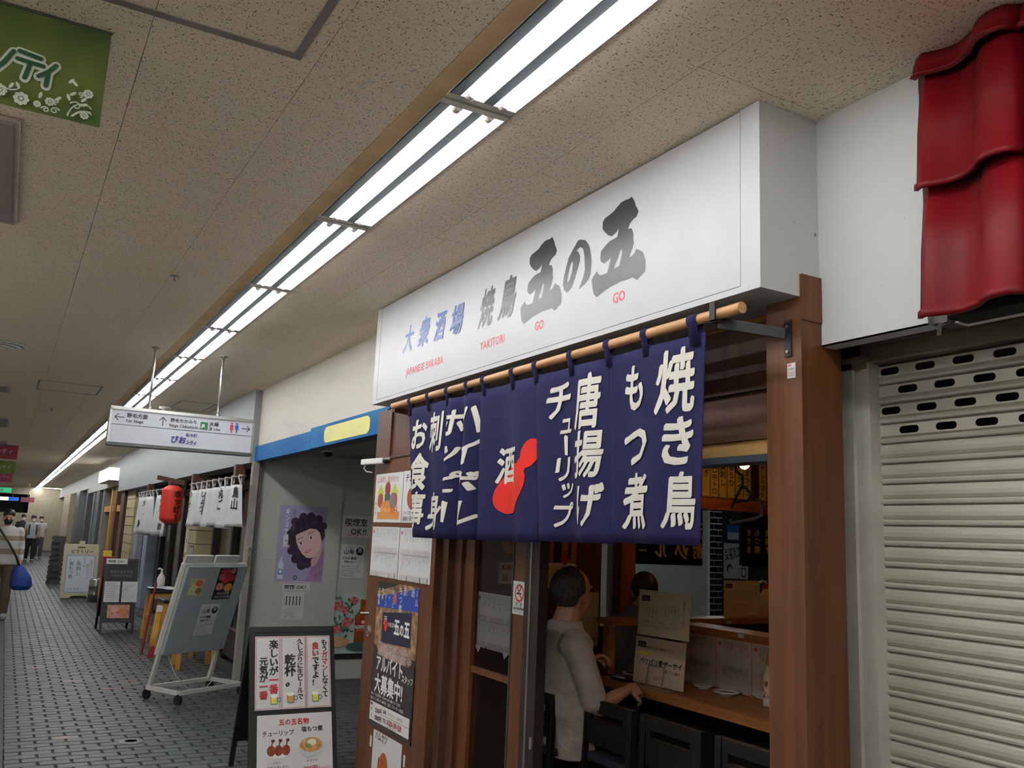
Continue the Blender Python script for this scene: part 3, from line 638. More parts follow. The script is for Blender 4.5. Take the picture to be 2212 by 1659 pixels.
p.poly([(.07, .41), (.09, .475), (.5, .485), (.58, .43), (.55, .395), (.2, .40)], M('poster_smoke', (180, 160, 150), .4, col2=(90, 70, 60), scale=(14, 14, 14)))
p.text('元気と元気がいっぱい', .12, .452, .042, P((206, 170, 170))); p.text('たちの仲間になりませんか', .09, .41, .042, P((206, 170, 170)))
WP = P((232, 231, 228), .3)
p.text('アルバイト', .06, .325, .098, WP, sx=.86, bold=.028); p.text('スタッフ', .46, .31, .045, WP, sx=.9, bold=.02); p.text('大募集中!', .06, .205, .115, WP, sx=.88, bold=.028)
p.text('●シフトは週1日～/1日4h～OK!  ●WワークOK!', .02, .172, .021, WP); p.text('●おいしい賄い付  ●学生・主婦・フリーター大歓迎', .02, .147, .021, WP)
p.rect(.015, .03, W6-.02, .135, P((226, 225, 220), .3)); p.line(.22, .03, .22, .135, .002, INKK); p.line(.22, .085, W6-.02, .085, .002, INKK)
p.text('時給', .025, .115, .017, INKK, bold=.03); p.text('1200円', .10, .083, .036, INKK, bold=.02); p.text('1500円', .10, .042, .036, INKK, bold=.02); p.text('昼', .04, .086, .02, INKK); p.text('夜', .04, .046, .02, INKK)
p.text('店名', .235, .10, .022, INKK, bold=.03); p.text('いざかやごのご桜木町店', .30, .10, .02, P((120, 118, 118))); p.text('TEL', .235, .05, .03, INKK, bold=.02); p.text('0120-119-128', .30, .048, .042, P((170, 44, 52)), sx=.92, bold=.025)
p.text('お気軽にお問い合わせ下さい', .30, .033, .011, INKK); p.build('print', t)
t, p = fsheet('food_card', 'small food card of a ham cutlet below the job poster', 5.13, 4.70, .02, .355, cat='poster')
p.text('ハムカツ', .03, .29, .055, INKK, shear=.15, bold=.02, sx=.85); p.poly([(.08, .02), (.1, .2), (.32, .16), (.3, .02)], P((60, 58, 56))); p.ell(.17, .13, .075, .11, M('cutlet', (184, 98, 44), .6, col2=(150, 70, 30), scale=(60, 60, 60)), rot=-.2); p.ell(.26, .08, .06, .05, P((190, 200, 150))); p.build('print', t)
for y in (5.165, 4.66): tag(MB().box(2.046, 2.05, y-.012, y+.008, .25, .31).build('strip_of_tape', PAPER), 'short strip of white tape on the panel %s the ham cutlet card' % ('left of' if y > 5 else 'right of'), 'tape')
cm = thing('security_camera', 'small white box camera mounted above the food posters', 'camera', (2.0, 5.33, 1.93))
MB().bar((2.03, 5.20, 1.945), (1.985, 5.46, 1.945), .04, .036, side=(1, 0, 0)).build('body', WHITE, cm, bevel=.006)
MB().tube([(2.033, 5.199, 1.945), (2.038, 5.17, 1.945)], .018, 14).build('lens', BLACK, cm); MB().tube([(2.05, 5.14, 1.955), (2.03, 5.18, 1.955)], .012, 10).build('bracket', ALUD, cm)
MB().tube([(1.99, 5.43, 1.925), (1.985, 5.44, 1.905), (2.0, 5.43, 1.885), (2.03, 5.40, 1.88)], .004, 8).build('cable', WHITE, cm)
t, p = fsheet('pillar_sticker', 'tiny white sticker high on the right wooden pillar', 1.906, 1.874, 2.021, 2.068, cat='sticker'); p.rect(.002, .037, .016, .044, P((206, 120, 120))); p.text('予約制', .003, .025, .008, INKK); p.rect(.004, .015, .028, .0175, P((196, 150, 150))); p.rect(.004, .008, .028, .0105, P((196, 150, 150))); p.build('print', t)
t, p = fsheet('no_smoking_sticker', 'white no smoking sticker with red ring on the door stile', 3.722, 3.60, 1.148, 1.30, x=2.15, cat='sticker')
p.ring(.061, .098, .033, .042, P((196, 44, 50))); p.rect(.036, .092, .076, .100, INKK); p.line(.04, .125, .083, .07, .008, P((196, 44, 50))); p.line(.06, .105, .075, .122, .006, INKK); p.line(.075, .122, .066, .13, .006, INKK)
p.text('禁　煙', .03, .038, .02, INKK); p.text('NO SMOKING', .012, .022, .0145, INKK, bold=.03); p.text('ご協力をおねがいします', .012, .010, .008, INKK); p.build('print', t)
t, p = sheet('menu_sheet', 'printed menu with two torn lower corners behind the door glass', 'menu', (2.185, 4.155, .955), UF, VZ, .42, .265, PAPER); menu_sheet(p, .42, .265, 31)
p.poly([(0, 0), (.08, 0), (.05, -.035)], PAPER); p.poly([(.30, 0), (.37, 0), (.32, -.035)], PAPER); p.build('print', t)
# ---- shuttered unit on the right
sh = thing('roller_shutter', 'closed grey roller shutter with perforated upper slats', 'shutter', (2.4, 1.2, 0))
y0, y1, SP = .45, 1.862, .0637
def prof(m, pr, mat=None):
    for (a, b2), (c, d) in zip(pr, pr[1:]): m.add([(2.4+a, y0, b2), (2.4+c, y0, d), (2.4+c, y1, d), (2.4+a, y1, b2)], [(0, 1, 2, 3)], mat)
PR = [(.004, 0), (-.002, -.003), (-.007, -.010), (-.009, -.022), (-.0085, -.034), (-.004, -.043), (-.001, -.046), (-.006, -.048), (-.0105, -.053), (-.009, -.060), (-.001, -.0637)]
sl = MB(); prof(sl, PR); slm = sl.mesh('slat', SHUT, False, WM[sh].inverted())
for k in range(33):
    zt = 2.098-SP*k
    if k < 4:
        m = MB(); prof(m, [(.004, 0), (-.002, -.003), (-.008, -.006)]); prof(m, PR[5:]); m.add([(2.4-.008, y0, -.040), (2.4-.004, y0, -.043), (2.4-.004, y1, -.043), (2.4-.008, y1, -.040)], [(0, 1, 2, 3)])
        holes = []; yy = (1.800 if k % 2 == 0 else 1.738)
        while yy > y0+.06:
            a = []
            for c0, s0 in ((yy-.0225, -1), (yy+.0225, 1)):
                for q in range(7):
                    an = math.radians(-90+30*q); a.append((c0+s0*.0115*math.cos(an), -.0235+(.0115*math.sin(an))*s0))
            holes.append(a); yy -= .1250
        vs, fs = poly2d([(y0, -.040), (y1, -.040), (y1, -.006), (y0, -.006)], holes); m.add([(2.4-.008, a, b2) for a, b2 in vs], fs)
        me = m.mesh('slat', SHUT, False, WM[sh].inverted())
    else: me = slm
    o = bpy.data.objects.new('slat', me); COL.objects.link(o); o.parent = sh; o.location = (0, 0, zt); WM[o] = WM[sh]
MB().box(2.345, 2.40, 1.842, 1.948, 0, 2.105).box(2.33, 2.345, 1.895, 1.948, 0, 2.105).build('guide_rail', M('rail_paint', (172, 172, 160), .5, .1, var=.05), sh)
MB().box(2.38, 2.62, .4, 1.90, 2.100, 2.30).build('shutter_box', SHUTB, sh)
MB().box(2.35, 2.385, .4, 1.865, 2.10, 2.106).box(2.36, 2.385, .4, 1.87, 2.16, 2.168).build('box_flange', SHUTB, sh)
MB().box(2.33, 2.42, 1.85, 1.94, 2.085, 2.125).build('bracket', SHUTB, sh)
struct('wall_shutter_recess', MB().box(2.75, 2.8, .3, 1.95, 0, 2.4).box(2.226, 2.8, 1.94, 1.955, 0, 2.4), DARKV)
struct('wall_right_near', MB().box(2.19, 2.3, -13, .45, 0, 3.0), M('near_wall', (206, 202, 192), .6))
tag(MB().tube([(2.17, 1.455, 2.13), (2.15, 1.457, 2.118), (2.165, 1.47, 2.10)], .006, 8).build('hook', ALU), 'small metal hook under the corner of the red tiles', 'hook')
rt_ = thing('red_tile_awning', 'dark red glazed roof tile awning at the top right corner', 'awning', (2.07, 1.1, 2.1))
def tile(zt, zb, k, xt, xb):
    ys = 1.432-.29*k; n = 14; pts = []
    for i in range(n+1):
        u = i/n; f = 0
        if u < .08: f = -.012*math.sin(u/.08*math.pi/2)
        elif u < .16: f = -.012+.016*(u-.08)/.08
        elif u < .52: f = .004+.018*math.sin((u-.16)/.36*math.pi)
        elif u < .72: f = .004-.045*(.5-.5*math.cos((u-.52)/.2*math.pi))
        elif u < .93: f = -.041-.006*math.sin((u-.72)/.21*math.pi)
        else: f = -.041+.030*(u-.93)/.07
        pts.append((f, ys-.295*u))
    m = MB(); lv = [(0, xt), (.5, (xt+xb)/2-.004), (.93, xb+.004), (.96, xb-.008), (1, xb-.008)]
    vs = [(x+f, y, zt+(zb-zt)*t) for t, x in lv for f, y in pts]; w_ = n+1
    fs = [(j*w_+i, j*w_+i+1, (j+1)*w_+i+1, (j+1)*w_+i) for j in range(len(lv)-1) for i in range(n)]
    m.add(vs, fs); m.build('roof_tile', REDT, rt_, smooth=True, solid=.012)
for k in range(4):
    tile(2.872, 2.80, k, 2.07, 2.045); tile(2.815, 2.472, k, 2.085, 2.045); tile(2.485, 2.115, k, 2.08, 2.04)
MB().box(2.10, 2.188, .3, 1.40, 2.12, 2.87).build('backing_board', DARKV, rt_)
# ================================================================== PASSAGE BESIDE THE RESTAURANT
struct('wall_passage', MB().box(2.16, 3.07, 8.985, 9.1, 0, 2.6).box(3.07, 9.5, 9.0, 9.1, 0, 2.6), PASS)
struct('wall_passage_end', MB().box(9.5, 9.6, 5.4, 9.1, 0, 2.6), PASS)
struct('ceiling_passage', MB().box(2.16, 9.6, 5.4, 9.1, 2.26, 2.32), M('passage_ceiling', (150, 144, 134), .7))
struct('trim_3', MB().box(2.16, 2.3, 5.42, 8.98, 2.17, 2.26), M('track_dark', (70, 66, 60), .6))
for i, (x, y) in enumerate(((2.62, 8.2), (3.3, 8.3))):
    t = thing('dome_camera', ('dark dome camera under the passage ceiling near the blue band', 'dark dome camera deeper under the passage ceiling')[i], 'camera', (x, y, 2.2))
    MB().lathe([(.06, 0), (.06, -.02), (.05, -.025)], (x, y, 2.26), 20).build('base', WHITE, t); MB().lathe([(.045, -.025), (.04, -.05), (.02, -.068), (.001, -.072)], (x, y, 2.26), 20).build('dome', BLACK, t, smooth=True)
pl = thing('passage_fill_light', 'fluorescent fill lamp added out of view to brighten the side passage', 'ceiling light', (6.8, 7.2, 2.2))  # lamp added out of view to brighten the passage wall
MB().box(6.15, 7.45, 7.1, 7.3, 2.22, 2.26).build('base', WHITE, pl); MB().tube([(6.2, 7.2, 2.2), (7.4, 7.2, 2.2)], .0145, 12).build('tube', M('tube_glow_side', (236, 250, 255), .4, var=0, emit=26), pl)
# aluminium frame of the neighbouring sliding door, edge of the passage
d3 = thing('door_3', None, None, (2.17, 8.99, 0), kind='structure')
MB().box(2.10, 2.16, 8.93, 9.02, 0, 2.15).build('frame_post', M('door_alu', (170, 168, 158), .45, .4), d3); MB().box(2.17, 2.20, 8.95, 9.0, 0, 2.15).build('frame_post', ALUD, d3)
MB().box(2.165, 2.17, 8.955, 8.99, 0, 2.15).build('rubber_seal', BLACK, d3)
h = MB().box(2.125, 2.145, 8.918, 8.93, 1.1, 1.3).build('handle', M('brass_plate', (150, 138, 104), .4, .6), d3); MB().box(2.13, 2.14, 8.912, 8.918, 1.21, 1.26).build('thumb_latch', ALU, h)
YW = 8.983
def csheet(name, label, x0, x1, z0, z1, mat=PAPER, y=YW, cat='notice', v=VZ): return sheet(name, label, cat, (x0, y, z0), UC, v, x1-x0, z1-z0, mat)
t, p = csheet('drink_poster', 'lilac drink poster of a smiling woman with dark wavy hair', 2.415, 2.91, .97, 1.735, M('poster_lilac', (166, 160, 196), .4, var=.03, scale=(2, 2, 2)), cat='poster')
HAIR = M('poster_hair', (40, 34, 48), .45, col2=(66, 54, 76), scale=(22, 22, 22)); FACE = M('poster_face', (226, 190, 186), .45, var=.02); SHAWL = M('poster_shawl', (176, 138, 172), .45, col2=(150, 112, 156), scale=(18, 18, 18))
p.poly([(.33, .012), (.36, .12), (.40, .20), (.45, .30), (.492, .35), (.492, .06), (.47, .03), (.46, .012)], SHAWL)
p.poly([(.10, .45), (.13, .55), (.19, .63), (.28, .67), (.37, .665), (.44, .62), (.48, .55), (.49, .46), (.46, .40), (.40, .30), (.36, .21), (.345, .16), (.29, .135), (.21, .19), (.15, .29), (.13, .37)], HAIR)
for cx, cy, r in ((.12, .49, .035), (.17, .60, .045), (.25, .65, .045), (.33, .66, .045), (.41, .635, .045), (.465, .57, .04), (.13, .40, .035), (.15, .31, .04), (.2, .23, .045), (.27, .17, .05), (.33, .18, .04)): p.ell(cx, cy, r, r, HAIR, 18)
p.poly([(.40, .26), (.455, .36), (.47, .30), (.43, .20), (.385, .15), (.36, .20)], P((206, 166, 166)))
p.poly([(.185, .46), (.205, .50), (.25, .53), (.31, .55), (.38, .545), (.435, .50), (.46, .42), (.455, .35), (.43, .295), (.39, .255), (.35, .24), (.315, .245), (.27, .275), (.225, .335), (.195, .40)], FACE)
p.poly([(.19, .47), (.25, .50), (.33, .54), (.42, .53), (.46, .46), (.475, .52), (.44, .58), (.33, .60), (.22, .56)], HAIR)
for cx, cy in ((.243, .385), (.345, .445)): p.ell(cx, cy, .026, .011, P((238, 230, 230)), 18, .5); p.ell(cx+.001, cy, .011, .011, P((40, 30, 36)), 14); p.line(cx-.025, cy+.002, cx+.02, cy+.024, .005, P((46, 34, 40)))
for cx, cy in ((.225, .425), (.33, .488)): p.line(cx-.025, cy-.012, cx+.005, cy+.014, .006, P((74, 56, 64))); p.line(cx+.005, cy+.014, cx+.04, cy+.022, .006, P((74, 56, 64)))
p.line(.292, .39, .285, .362, .004, P((206, 160, 160))); p.ell(.294, .352, .012, .006, P((206, 160, 160)), 12, .5); p.ell(.325, .312, .034, .014, P((186, 62, 74)), 20, .55); p.ell(.327, .314, .025, .006, P((240, 234, 232)), 16, .55)
p.ell(.27, .33, .02, .016, P((232, 180, 180)), 16, .5); p.ell(.39, .39, .024, .02, P((232, 180, 180)), 16, .5)
p.text('キンミヤ焼酎', .085, .735, .068, P((236, 236, 240)), vertical=True, sx=.8, bold=.04, pitch=.95); p.text('亀甲宮の焼酎', .155, .73, .035, P((120, 112, 150)), vertical=True)
p.rect(.03, .03, .085, .17, P((214, 222, 236))); p.poly([(.03, .17), (.05, .215), (.05, .245), (.066, .245), (.066, .215), (.085, .17)], P((208, 216, 232))); p.rect(.033, .07, .082, .125, P((96, 128, 190))); p.ell(.057, .1, .016, .018, P((226, 232, 240)), 16); p.ring(.21, .045, .012, .02, P((70, 66, 84))); p.build('print', t)
t, p = csheet('smoking_notice', 'narrow handwritten notice right below the lilac poster', 2.505, 2.79, .868, .975, y=YW-.002); p.text('喫煙 OK!', .02, .035, .045, INKK, sx=1.2, bold=.02); p.line(.004, .095, .28, .095, .003, INKK); p.line(.004, .012, .28, .012, .003, INKK); p.build('print', t)
t, p = csheet('notice_sheet', 'white notice with small pictograms below the lilac poster', 2.52, 2.74, .60, .866)
for k in range(5): p.rect(.035+k*.034, .14, .045+k*.034, .21, INKK); p.ell(.04+k*.034, .22, .008, .008, INKK, 12)
rows(p, .03, .015, .2, .12, 5, INKK, 4); p.build('print', t)
YB = 8.998
t, p = csheet('smoking_notice', 'big handwritten smoking OK notice on the passage wall', 3.085, 3.42, 1.437, 1.665, y=YB); p.text('喫煙室', .03, .125, .085, INKK, bold=.015); p.text('OK!!', .10, .03, .085, INKK, bold=.015); p.line(.03, .115, .12, .118, .005, P((190, 60, 50))); p.line(.06, .022, .2, .024, .005, P((190, 60, 50))); p.build('print', t)
def yamakado(p, wd, ht, seed):
    p.text('イザカヤ', wd*.16, ht*.87, wd*.10, INKK, sx=.9); p.text('山角', wd*.1, ht*.72, wd*.22, INKK, bold=.02); p.ell(wd*.78, ht*.80, wd*.16, wd*.16, INKK); p.text('鳥', wd*.69, ht*.78, wd*.19, P((226, 226, 222)))
    p.text('STAFF募集！', wd*.08, ht*.55, wd*.13, INKK, bold=.02, sx=.9); p.text('時給1230～', wd*.15, ht*.45, wd*.10, INKK, bold=.02); rows(p, wd*.06, ht*.03, wd*.95, ht*.38, 5, INKK, seed, (.6, 1))
t, p = csheet('notice_sheet', 'staff wanted notice with round crest on the passage wall', 3.10, 3.36, 1.02, 1.36, y=YB); yamakado(p, .26, .34, 5); p.build('print', t)
cp_ = M('calendar_art', (150, 176, 176), .4, col2=(196, 206, 196), scale=(5, 5, 5))
t, p = csheet('calendar', 'flower calendar sheet at the edge of the wooden panel', 3.03, 3.47, .20, .87, cp_, y=YB, cat='calendar')
rnd = random.Random(5)
for k in range(46): p.ell(rnd.uniform(.02, .30), rnd.uniform(.22, .62), rnd.uniform(.012, .03), rnd.uniform(.008, .016), P(rnd.choice([(70, 104, 74), (96, 122, 84), (60, 84, 70)])), 10, rnd.uniform(0, 3))
for cx, cy, r in ((.08, .53, .05), (.16, .49, .04), (.19, .37, .055), (.08, .30, .045), (.25, .59, .04)):
    for k in range(6): p.ell(cx+r*.55*math.cos(k), cy+r*.55*math.sin(k), r*.5, r*.42, P(((188, 70, 80), (206, 120, 116))[k % 2]), 12)
p.poly([(.27, .16), (.27, .42), (.32, .50), (.32, .60), (.40, .60), (.40, .50), (.44, .42), (.44, .16)], M('bottle_brown', (150, 78, 34), .3)); p.rect(.275, .27, .44, .40, P((170, 46, 44))); p.rect(.275, .305, .44, .335, P((232, 228, 220))); p.text('Hoppy', .285, .311, .034, INKK); p.text('ホッピー', .29, .28, .03, P((232, 226, 214))); p.ell(.36, .37, .018, .018, P((232, 226, 214)), 14)
p.ell(.1, .17, .12, .05, P((196, 156, 110))); p.ell(.33, .12, .14, .05, P((70, 100, 90))); p.rect(0, 0, .44, .055, P((34, 34, 36))); p.text('05/', .015, .012, .04, P((226, 226, 222))); p.build('print', t)
# ---- things on the far wall of the passage seen through the restaurant
bc = thing('tile_column', 'column of small black wall tiles with white joints seen through the restaurant', 'tiles', (8.26, 8.97, .5))
MB().box(8.15, 8.37, 8.96, 9.0, .4, 2.2).build('joint_bed', P((226, 228, 226)), bc)
TB = M('tile_black', (20, 20, 22), .25)
tm = MB().box(-.068, .068, 0, .012, 0, .066).mesh('black_tile', TB); tm2 = MB().box(-.031, .031, 0, .012, 0, .066).mesh('black_tile', TB)
for r in range(21):
    for x, m in ((8.223, tm), (8.336, tm2)) if r % 2 else ((8.184, tm2), (8.297, tm)):
        o = bpy.data.objects.new('black_tile', m); COL.objects.link(o); o.parent = bc; o.location = Vector((x, 8.950, .45+r*.08))-WM[bc].translation
t, p = csheet('drink_flyer', 'white flyer with black brush writing beyond the dark curtain', 8.42, 8.70, 1.09, 1.555, y=8.985, cat='poster'); p.text('いきなり', .02, .33, .085, INKK, bold=.04, shear=.1, sx=.8, rot=.1); p.text('メガハイ', .02, .24, .10, INKK, bold=.05, sx=.75, rot=.12); p.ell(.1, .13, .05, .06, P((60, 44, 40))); p.ell(.11, .11, .035, .045, P((226, 190, 170))); p.poly([(.03, 0), (.05, .07), (.16, .07), (.2, 0)], P((200, 204, 208))); p.text('おかわり', .19, .12, .03, P((150, 150, 150)), vertical=True); p.build('print', t)
t, p = csheet('drink_flyer', 'small flyer of a jug right of the brush writing flyer', 8.705, 8.86, 1.085, 1.27, y=8.985, cat='poster'); p.rect(.03, .02, .12, .15, P((96, 116, 92))); p.ell(.075, .09, .03, .045, P((220, 226, 216))); p.text('JIM', .035, .155, .02, INKK); p.build('print', t)
t, p = csheet('drink_flyer', 'blue and white flyer above the brush writing flyer', 8.48, 8.70, 1.60, 1.80, P((52, 110, 190)), y=8.985, cat='poster'); p.rect(.01, .01, .21, .10, P((200, 206, 214))); p.line(.075, .01, .075, .1, .004, P((90, 120, 170))); p.line(.145, .01, .145, .1, .004, P((90, 120, 170))); p.build('print', t)
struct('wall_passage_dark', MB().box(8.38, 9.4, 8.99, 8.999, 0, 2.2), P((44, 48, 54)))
# ================================================================== RESTAURANT INTERIOR
struct('wall_inner_side', MB().box(2.4, 3.83, 5.36, 5.41, 0, 2.6).box(3.83, 6.3, 5.36, 5.41, 1.80, 2.6).box(3.83, 6.3, 5.36, 5.41, 0, .9).box(5.75, 6.3, 5.36, 5.41, .9, 1.8), W_RED)
struct('trim_4', MB().box(3.925, 3.99, 5.35, 5.42, .9, 1.8), W_DARK); struct('trim_5', MB().box(3.992, 4.12, 5.33, 5.42, .9, 1.8), wood('orange_post', (132, 70, 32), (160, 92, 46)))
struct('trim_6', MB().box(3.6, 6.2, 5.28, 5.36, 1.79, 1.878), wood('orange_band', (150, 78, 34), (186, 108, 52), sc_=(3, 30, 30)))
struct('wall_inner_back', MB().box(6.2, 6.3, 1.95, 5.41, 0, 2.6), W_DARK)
struct('wall_inner_right', MB().box(2.5, 6.3, 1.95, 1.993, 0, 2.6), W_DARK)
struct('ceiling_inner', MB().box(2.24, 6.3, 1.95, 5.41, 2.55, 2.6), W_DARK)
struct('floor_inner', MB().box(2.26, 6.3, 1.993, 5.36, -.011, .004), M('inner_floor', (60, 54, 50), .5, var=.1))
# mirrored look of curtains hung outside the side opening: we see their backs
def back_noren(label, x0, x1, z0, z1, texts):
    t = thing('noren_curtain', label, 'curtain', ((x0+x1)/2, 5.5, z0))
    f = lambda x: 5.50+.012*math.sin(x*22)
    MB().grid(lambda u, v: (x0+(x1-x0)*u, f(x0+(x1-x0)*u), z0+(z1-z0)*v), 30, 6).build('cloth_panel', DCLOTH, t, smooth=True, solid=.002)
    mb = MB()
    for c, xc, zc, s in texts:
        vs, fs = text2d(c, 0, 0, 1, bold=.04)
        lx, hx = min(v[0] for v in vs), max(v[0] for v in vs); lz, hz = min(v[1] for v in vs), max(v[1] for v in vs)
        vs = [(xc-(v[0]-(lx+hx)/2)*s, zc+(v[1]-(lz+hz)/2)*s, v[2]) for v in vs]; vs, fs = slice2d(vs, fs, .02)
        mb.add([(x, f(x)-.004-.0001*k, z) for x, z, k in vs], fs, M('back_print', (176, 150, 110), .8))
    mb.build('lettering', None, t); MB().tube([(x0-.05, 5.5, z1+.01), (x1+.05, 5.5, z1+.01)], .012, 10).build('rod', W_ROD, t)
    for x in (x0+.03, x1-.03): MB().box(x-.01, x+.01, 5.408, 5.5, z1, z1+.02).build('bracket', BLACKM, t)
back_noren('black curtain seen from behind, left of the tile column', 4.14, 4.935, 1.345, 1.79, [('酎', 4.87, 1.46, .13), ('ハ', 4.70, 1.47, .13), ('イ', 4.73, 1.60, .12), ('ソ', 4.72, 1.44, .12), ('ル', 4.49, 1.45, .12), ('ー', 4.32, 1.45, .1), ('酒', 4.87, 1.62, .14)])
back_noren('black curtain seen from behind with mirrored white writing, by the right pillar', 5.345, 5.73, 1.35, 1.79, [('焼', 5.435, 1.63, .062), ('き', 5.435, 1.56, .062), ('鳥', 5.435, 1.49, .062), ('も', 5.535, 1.63, .062), ('つ', 5.535, 1.56, .062), ('煮', 5.535, 1.49, .062), ('唐', 5.64, 1.63, .062), ('揚', 5.64, 1.56, .062), ('げ', 5.64, 1.49, .062)])
KRAFT = M('menu_strip_paper', (222, 190, 122), .6, var=.04)
for k, (xc, s) in enumerate(((4.755, 'うなぎ'), (4.842, 'マグロ中トロ'), (4.93, '鮮魚刺し'), (5.018, 'きゅうり'), (5.106, '牛すじライス'), (5.194, 'ねぎまライス'), (5.366, '冷やしトマト'), (5.455, 'マカロニサラダ'), (5.54, 'ポテトサラダ'))):
    t, p = sheet('menu_strip', 'hanging paper menu strip, %s from the left over the orange beam' % ordn(k), 'menu', (xc-.04, 5.272, 1.885), UC, VZ, .08, .36, KRAFT, 'paper menu strips over the beam')
    p.frame(.004, .004, .076, .356, .002, P((90, 66, 40))); p.text(s, .04, .34 if len(s) < 5 else .352, min(.062, .33/len(s)), INKK, vertical=True, bold=.02); p.build('print', t)
lp = thing('pendant_bulb', 'glowing round bulb hanging before the paper menu strips', 'lamp', (4.5, 4.6, 2.05))
MB().ell((4.506, 4.6, 2.085), (.036, .036, .036), 16, 10).build('bulb', BULBM, lp, smooth=True); MB().tube([(4.506, 4.6, 2.115), (4.506, 4.6, 2.16)], .016, 12).build('socket', BLACK, lp); MB().tube([(4.506, 4.6, 2.16), (4.506, 4.6, 2.55)], .004, 8).build('cord', BLACK, lp)
for x, y, z, lb in ((3.35, 2.7, 2.2, 'warm bulb added out of view to light the counter'), (4.6, 3.2, 2.2, 'warm bulb added out of view to light the kitchen')):  # extra bulbs added out of sight to warm the counter and kitchen
    q = copy_tree(lp, None, (x, y, z-.05), None, lb)
# ---- dark hanger on the door track
hg = thing('coat_hanger', 'bent black coat hanger dangling from the door track', 'hanger', (2.3, 2.34, 1.79))
HP = lambda pts: [(2.3, a, b) for a, b in pts]
MB().tube(HP([(2.392, 1.80), (2.390, 1.775), (2.357, 1.757), (2.357, 1.722), (2.395, 1.674), (2.414, 1.641)]), .005, 8).build('hook', BLACK, hg)
MB().tube(HP([(2.357, 1.722), (2.325, 1.70), (2.313, 1.688), (2.33, 1.667), (2.388, 1.664)]), .005, 8).build('wire_loop', BLACKM, hg)
MB().tube(HP([(2.283, 1.672), (2.263, 1.65), (2.262, 1.615), (2.30, 1.603), (2.414, 1.587), (2.418, 1.6)]), .0065, 8).build('bar', M('hanger_brown', (70, 58, 52), .5), hg)
# ---- counters
c1 = thing('bar_counter', 'long wooden bar counter top before the seated man', 'counter', (3.3, 3.2, 0))
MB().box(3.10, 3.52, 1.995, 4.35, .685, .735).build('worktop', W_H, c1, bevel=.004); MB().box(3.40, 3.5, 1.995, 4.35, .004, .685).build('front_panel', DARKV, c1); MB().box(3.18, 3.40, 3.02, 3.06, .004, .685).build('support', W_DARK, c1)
c1b = thing('counter_screen', 'raised wooden screen with a ledge along the back of the bar counter', 'counter screen', (3.55, 3.0, .735)); MB().box(3.505, 3.55, 1.995, 4.1, .735, 1.025).build('upstand', W_H, c1b); MB().box(3.47, 3.66, 1.995, 4.1, 1.025, 1.055).build('ledge', W_H, c1b, bevel=.003); MB().box(3.468, 3.4702, 3.55, 3.59, 1.03, 1.05).build('price_tag', PAPER, c1b)
c2 = thing('side_counter', 'wooden raised ledge running away behind the menu stand', 'counter', (4.2, 4.45, 0))
MB().box(3.2, 5.3, 4.355, 4.52, 1.012, 1.05).build('ledge', W_H, c2, bevel=.003); MB().box(3.6, 5.3, 4.40, 4.45, .0, 1.012).build('upstand', W_DARK, c2); MB().box(3.6, 5.3, 4.52, 4.72, .685, .735).build('worktop', W_H, c2); MB().box(3.205, 3.25, 4.39, 4.45, .735, 1.012).build('post', W_H, c2); MB().box(4.10, 4.15, 4.353, 4.3552, 1.015, 1.035).build('price_tag', PAPER, c2)
for k, (ya, yb) in enumerate(((4.08, 3.80), (3.795, 3.53), (3.525, 3.2), (3.195, 2.85))):
    t, p = sheet('menu_sheet', 'printed menu taped to the counter upstand, %s from the menu stand' % ordn(k), 'menu', (3.504, ya, .745), UF, VZ, ya-yb, .262, M('warm_paper', (190, 172, 158), .6, var=.02)); menu_sheet(p, ya-yb, .262, 60+k*9); p.build('print', t)
def gogo_logo(p, x, y, s): p.rect(x, y, x+s*2.1, y+s, INKK); p.text('五の五', x+s*.25, y+s*.2, s*.62, P((216, 196, 160)), sx=.85)
ms = thing('menu_stand', 'two panel cream menu card standing in a wire holder on the counter', 'menu stand', (3.2, 3.87, .735))
def card(name, x, yl, yr, z0, z1, lean, mat):
    o = Vector((x, yl, z0)); v = Vector((lean, 0, z1-z0)); u = Vector((.10*(yl-yr), -(yl-yr), 0))
    b = MB(); n = u.cross(v).normalized(); b.add([o+u*a+v*d+n*e*.003 for e in (0, 1) for a, d in ((0,0),(1,0),(1,1),(0,1))], [(3,2,1,0),(4,5,6,7),(0,1,5,4),(1,2,6,5),(2,3,7,6),(3,0,4,7)])
    ob = b.build(name, mat, ms); return ob, Print(o, u, v, gap=.0034), u.length, v.length
ob, p, W_, H_ = card('lower_card', 3.15, 4.078, 3.70, .745, .99, .02, M('warm_card', (206, 184, 160), .6, var=.02))
gogo_logo(p, .02, H_-.055, .03); p.text('本日のおすすめはこちら!', .09, H_-.06, .018, INKK); p.text('店長', .19, H_-.06, .018, P((206, 80, 60))); p.rect(.03, H_-.095, .12, H_-.075, P((226, 206, 70))); p.text('パリパリ青ザーサイ', .04, .105, .036, INKK, bold=.03, shear=.1); p.text('歯ごたえ最高!', .24, .075, .018, INKK); p.text('380円', .15, .03, .03, P((206, 90, 70))); p.build('print', ob)
ob, p, W_, H_ = card('upper_card', 3.171, 4.072, 3.685, 1.0, 1.245, .012, CREAMP)
gogo_logo(p, .025, H_-.06, .03); scribble(p, .03, H_-.155, W_-.07, H_-.075, 12, .0105, INKK, 44, (.4, .95)); p.text('期間限定メニュー', W_-.04, H_-.04, .016, INKK, vertical=True); rows(p, .03, .045, W_-.05, .085, 2, P((150, 130, 110)), 8, (.9, 1)); p.build('print', ob)
MB().tube([(3.12, 3.93, .74), (3.14, 3.93, .855), (3.14, 3.80, .855), (3.12, 3.80, .74)], .004, 8).build('wire_holder', ALUD, ms); MB().box(3.10, 3.2, 3.78, 3.96, .735, .742).build('base', M('clear_base', (150, 130, 110), .2), ms)
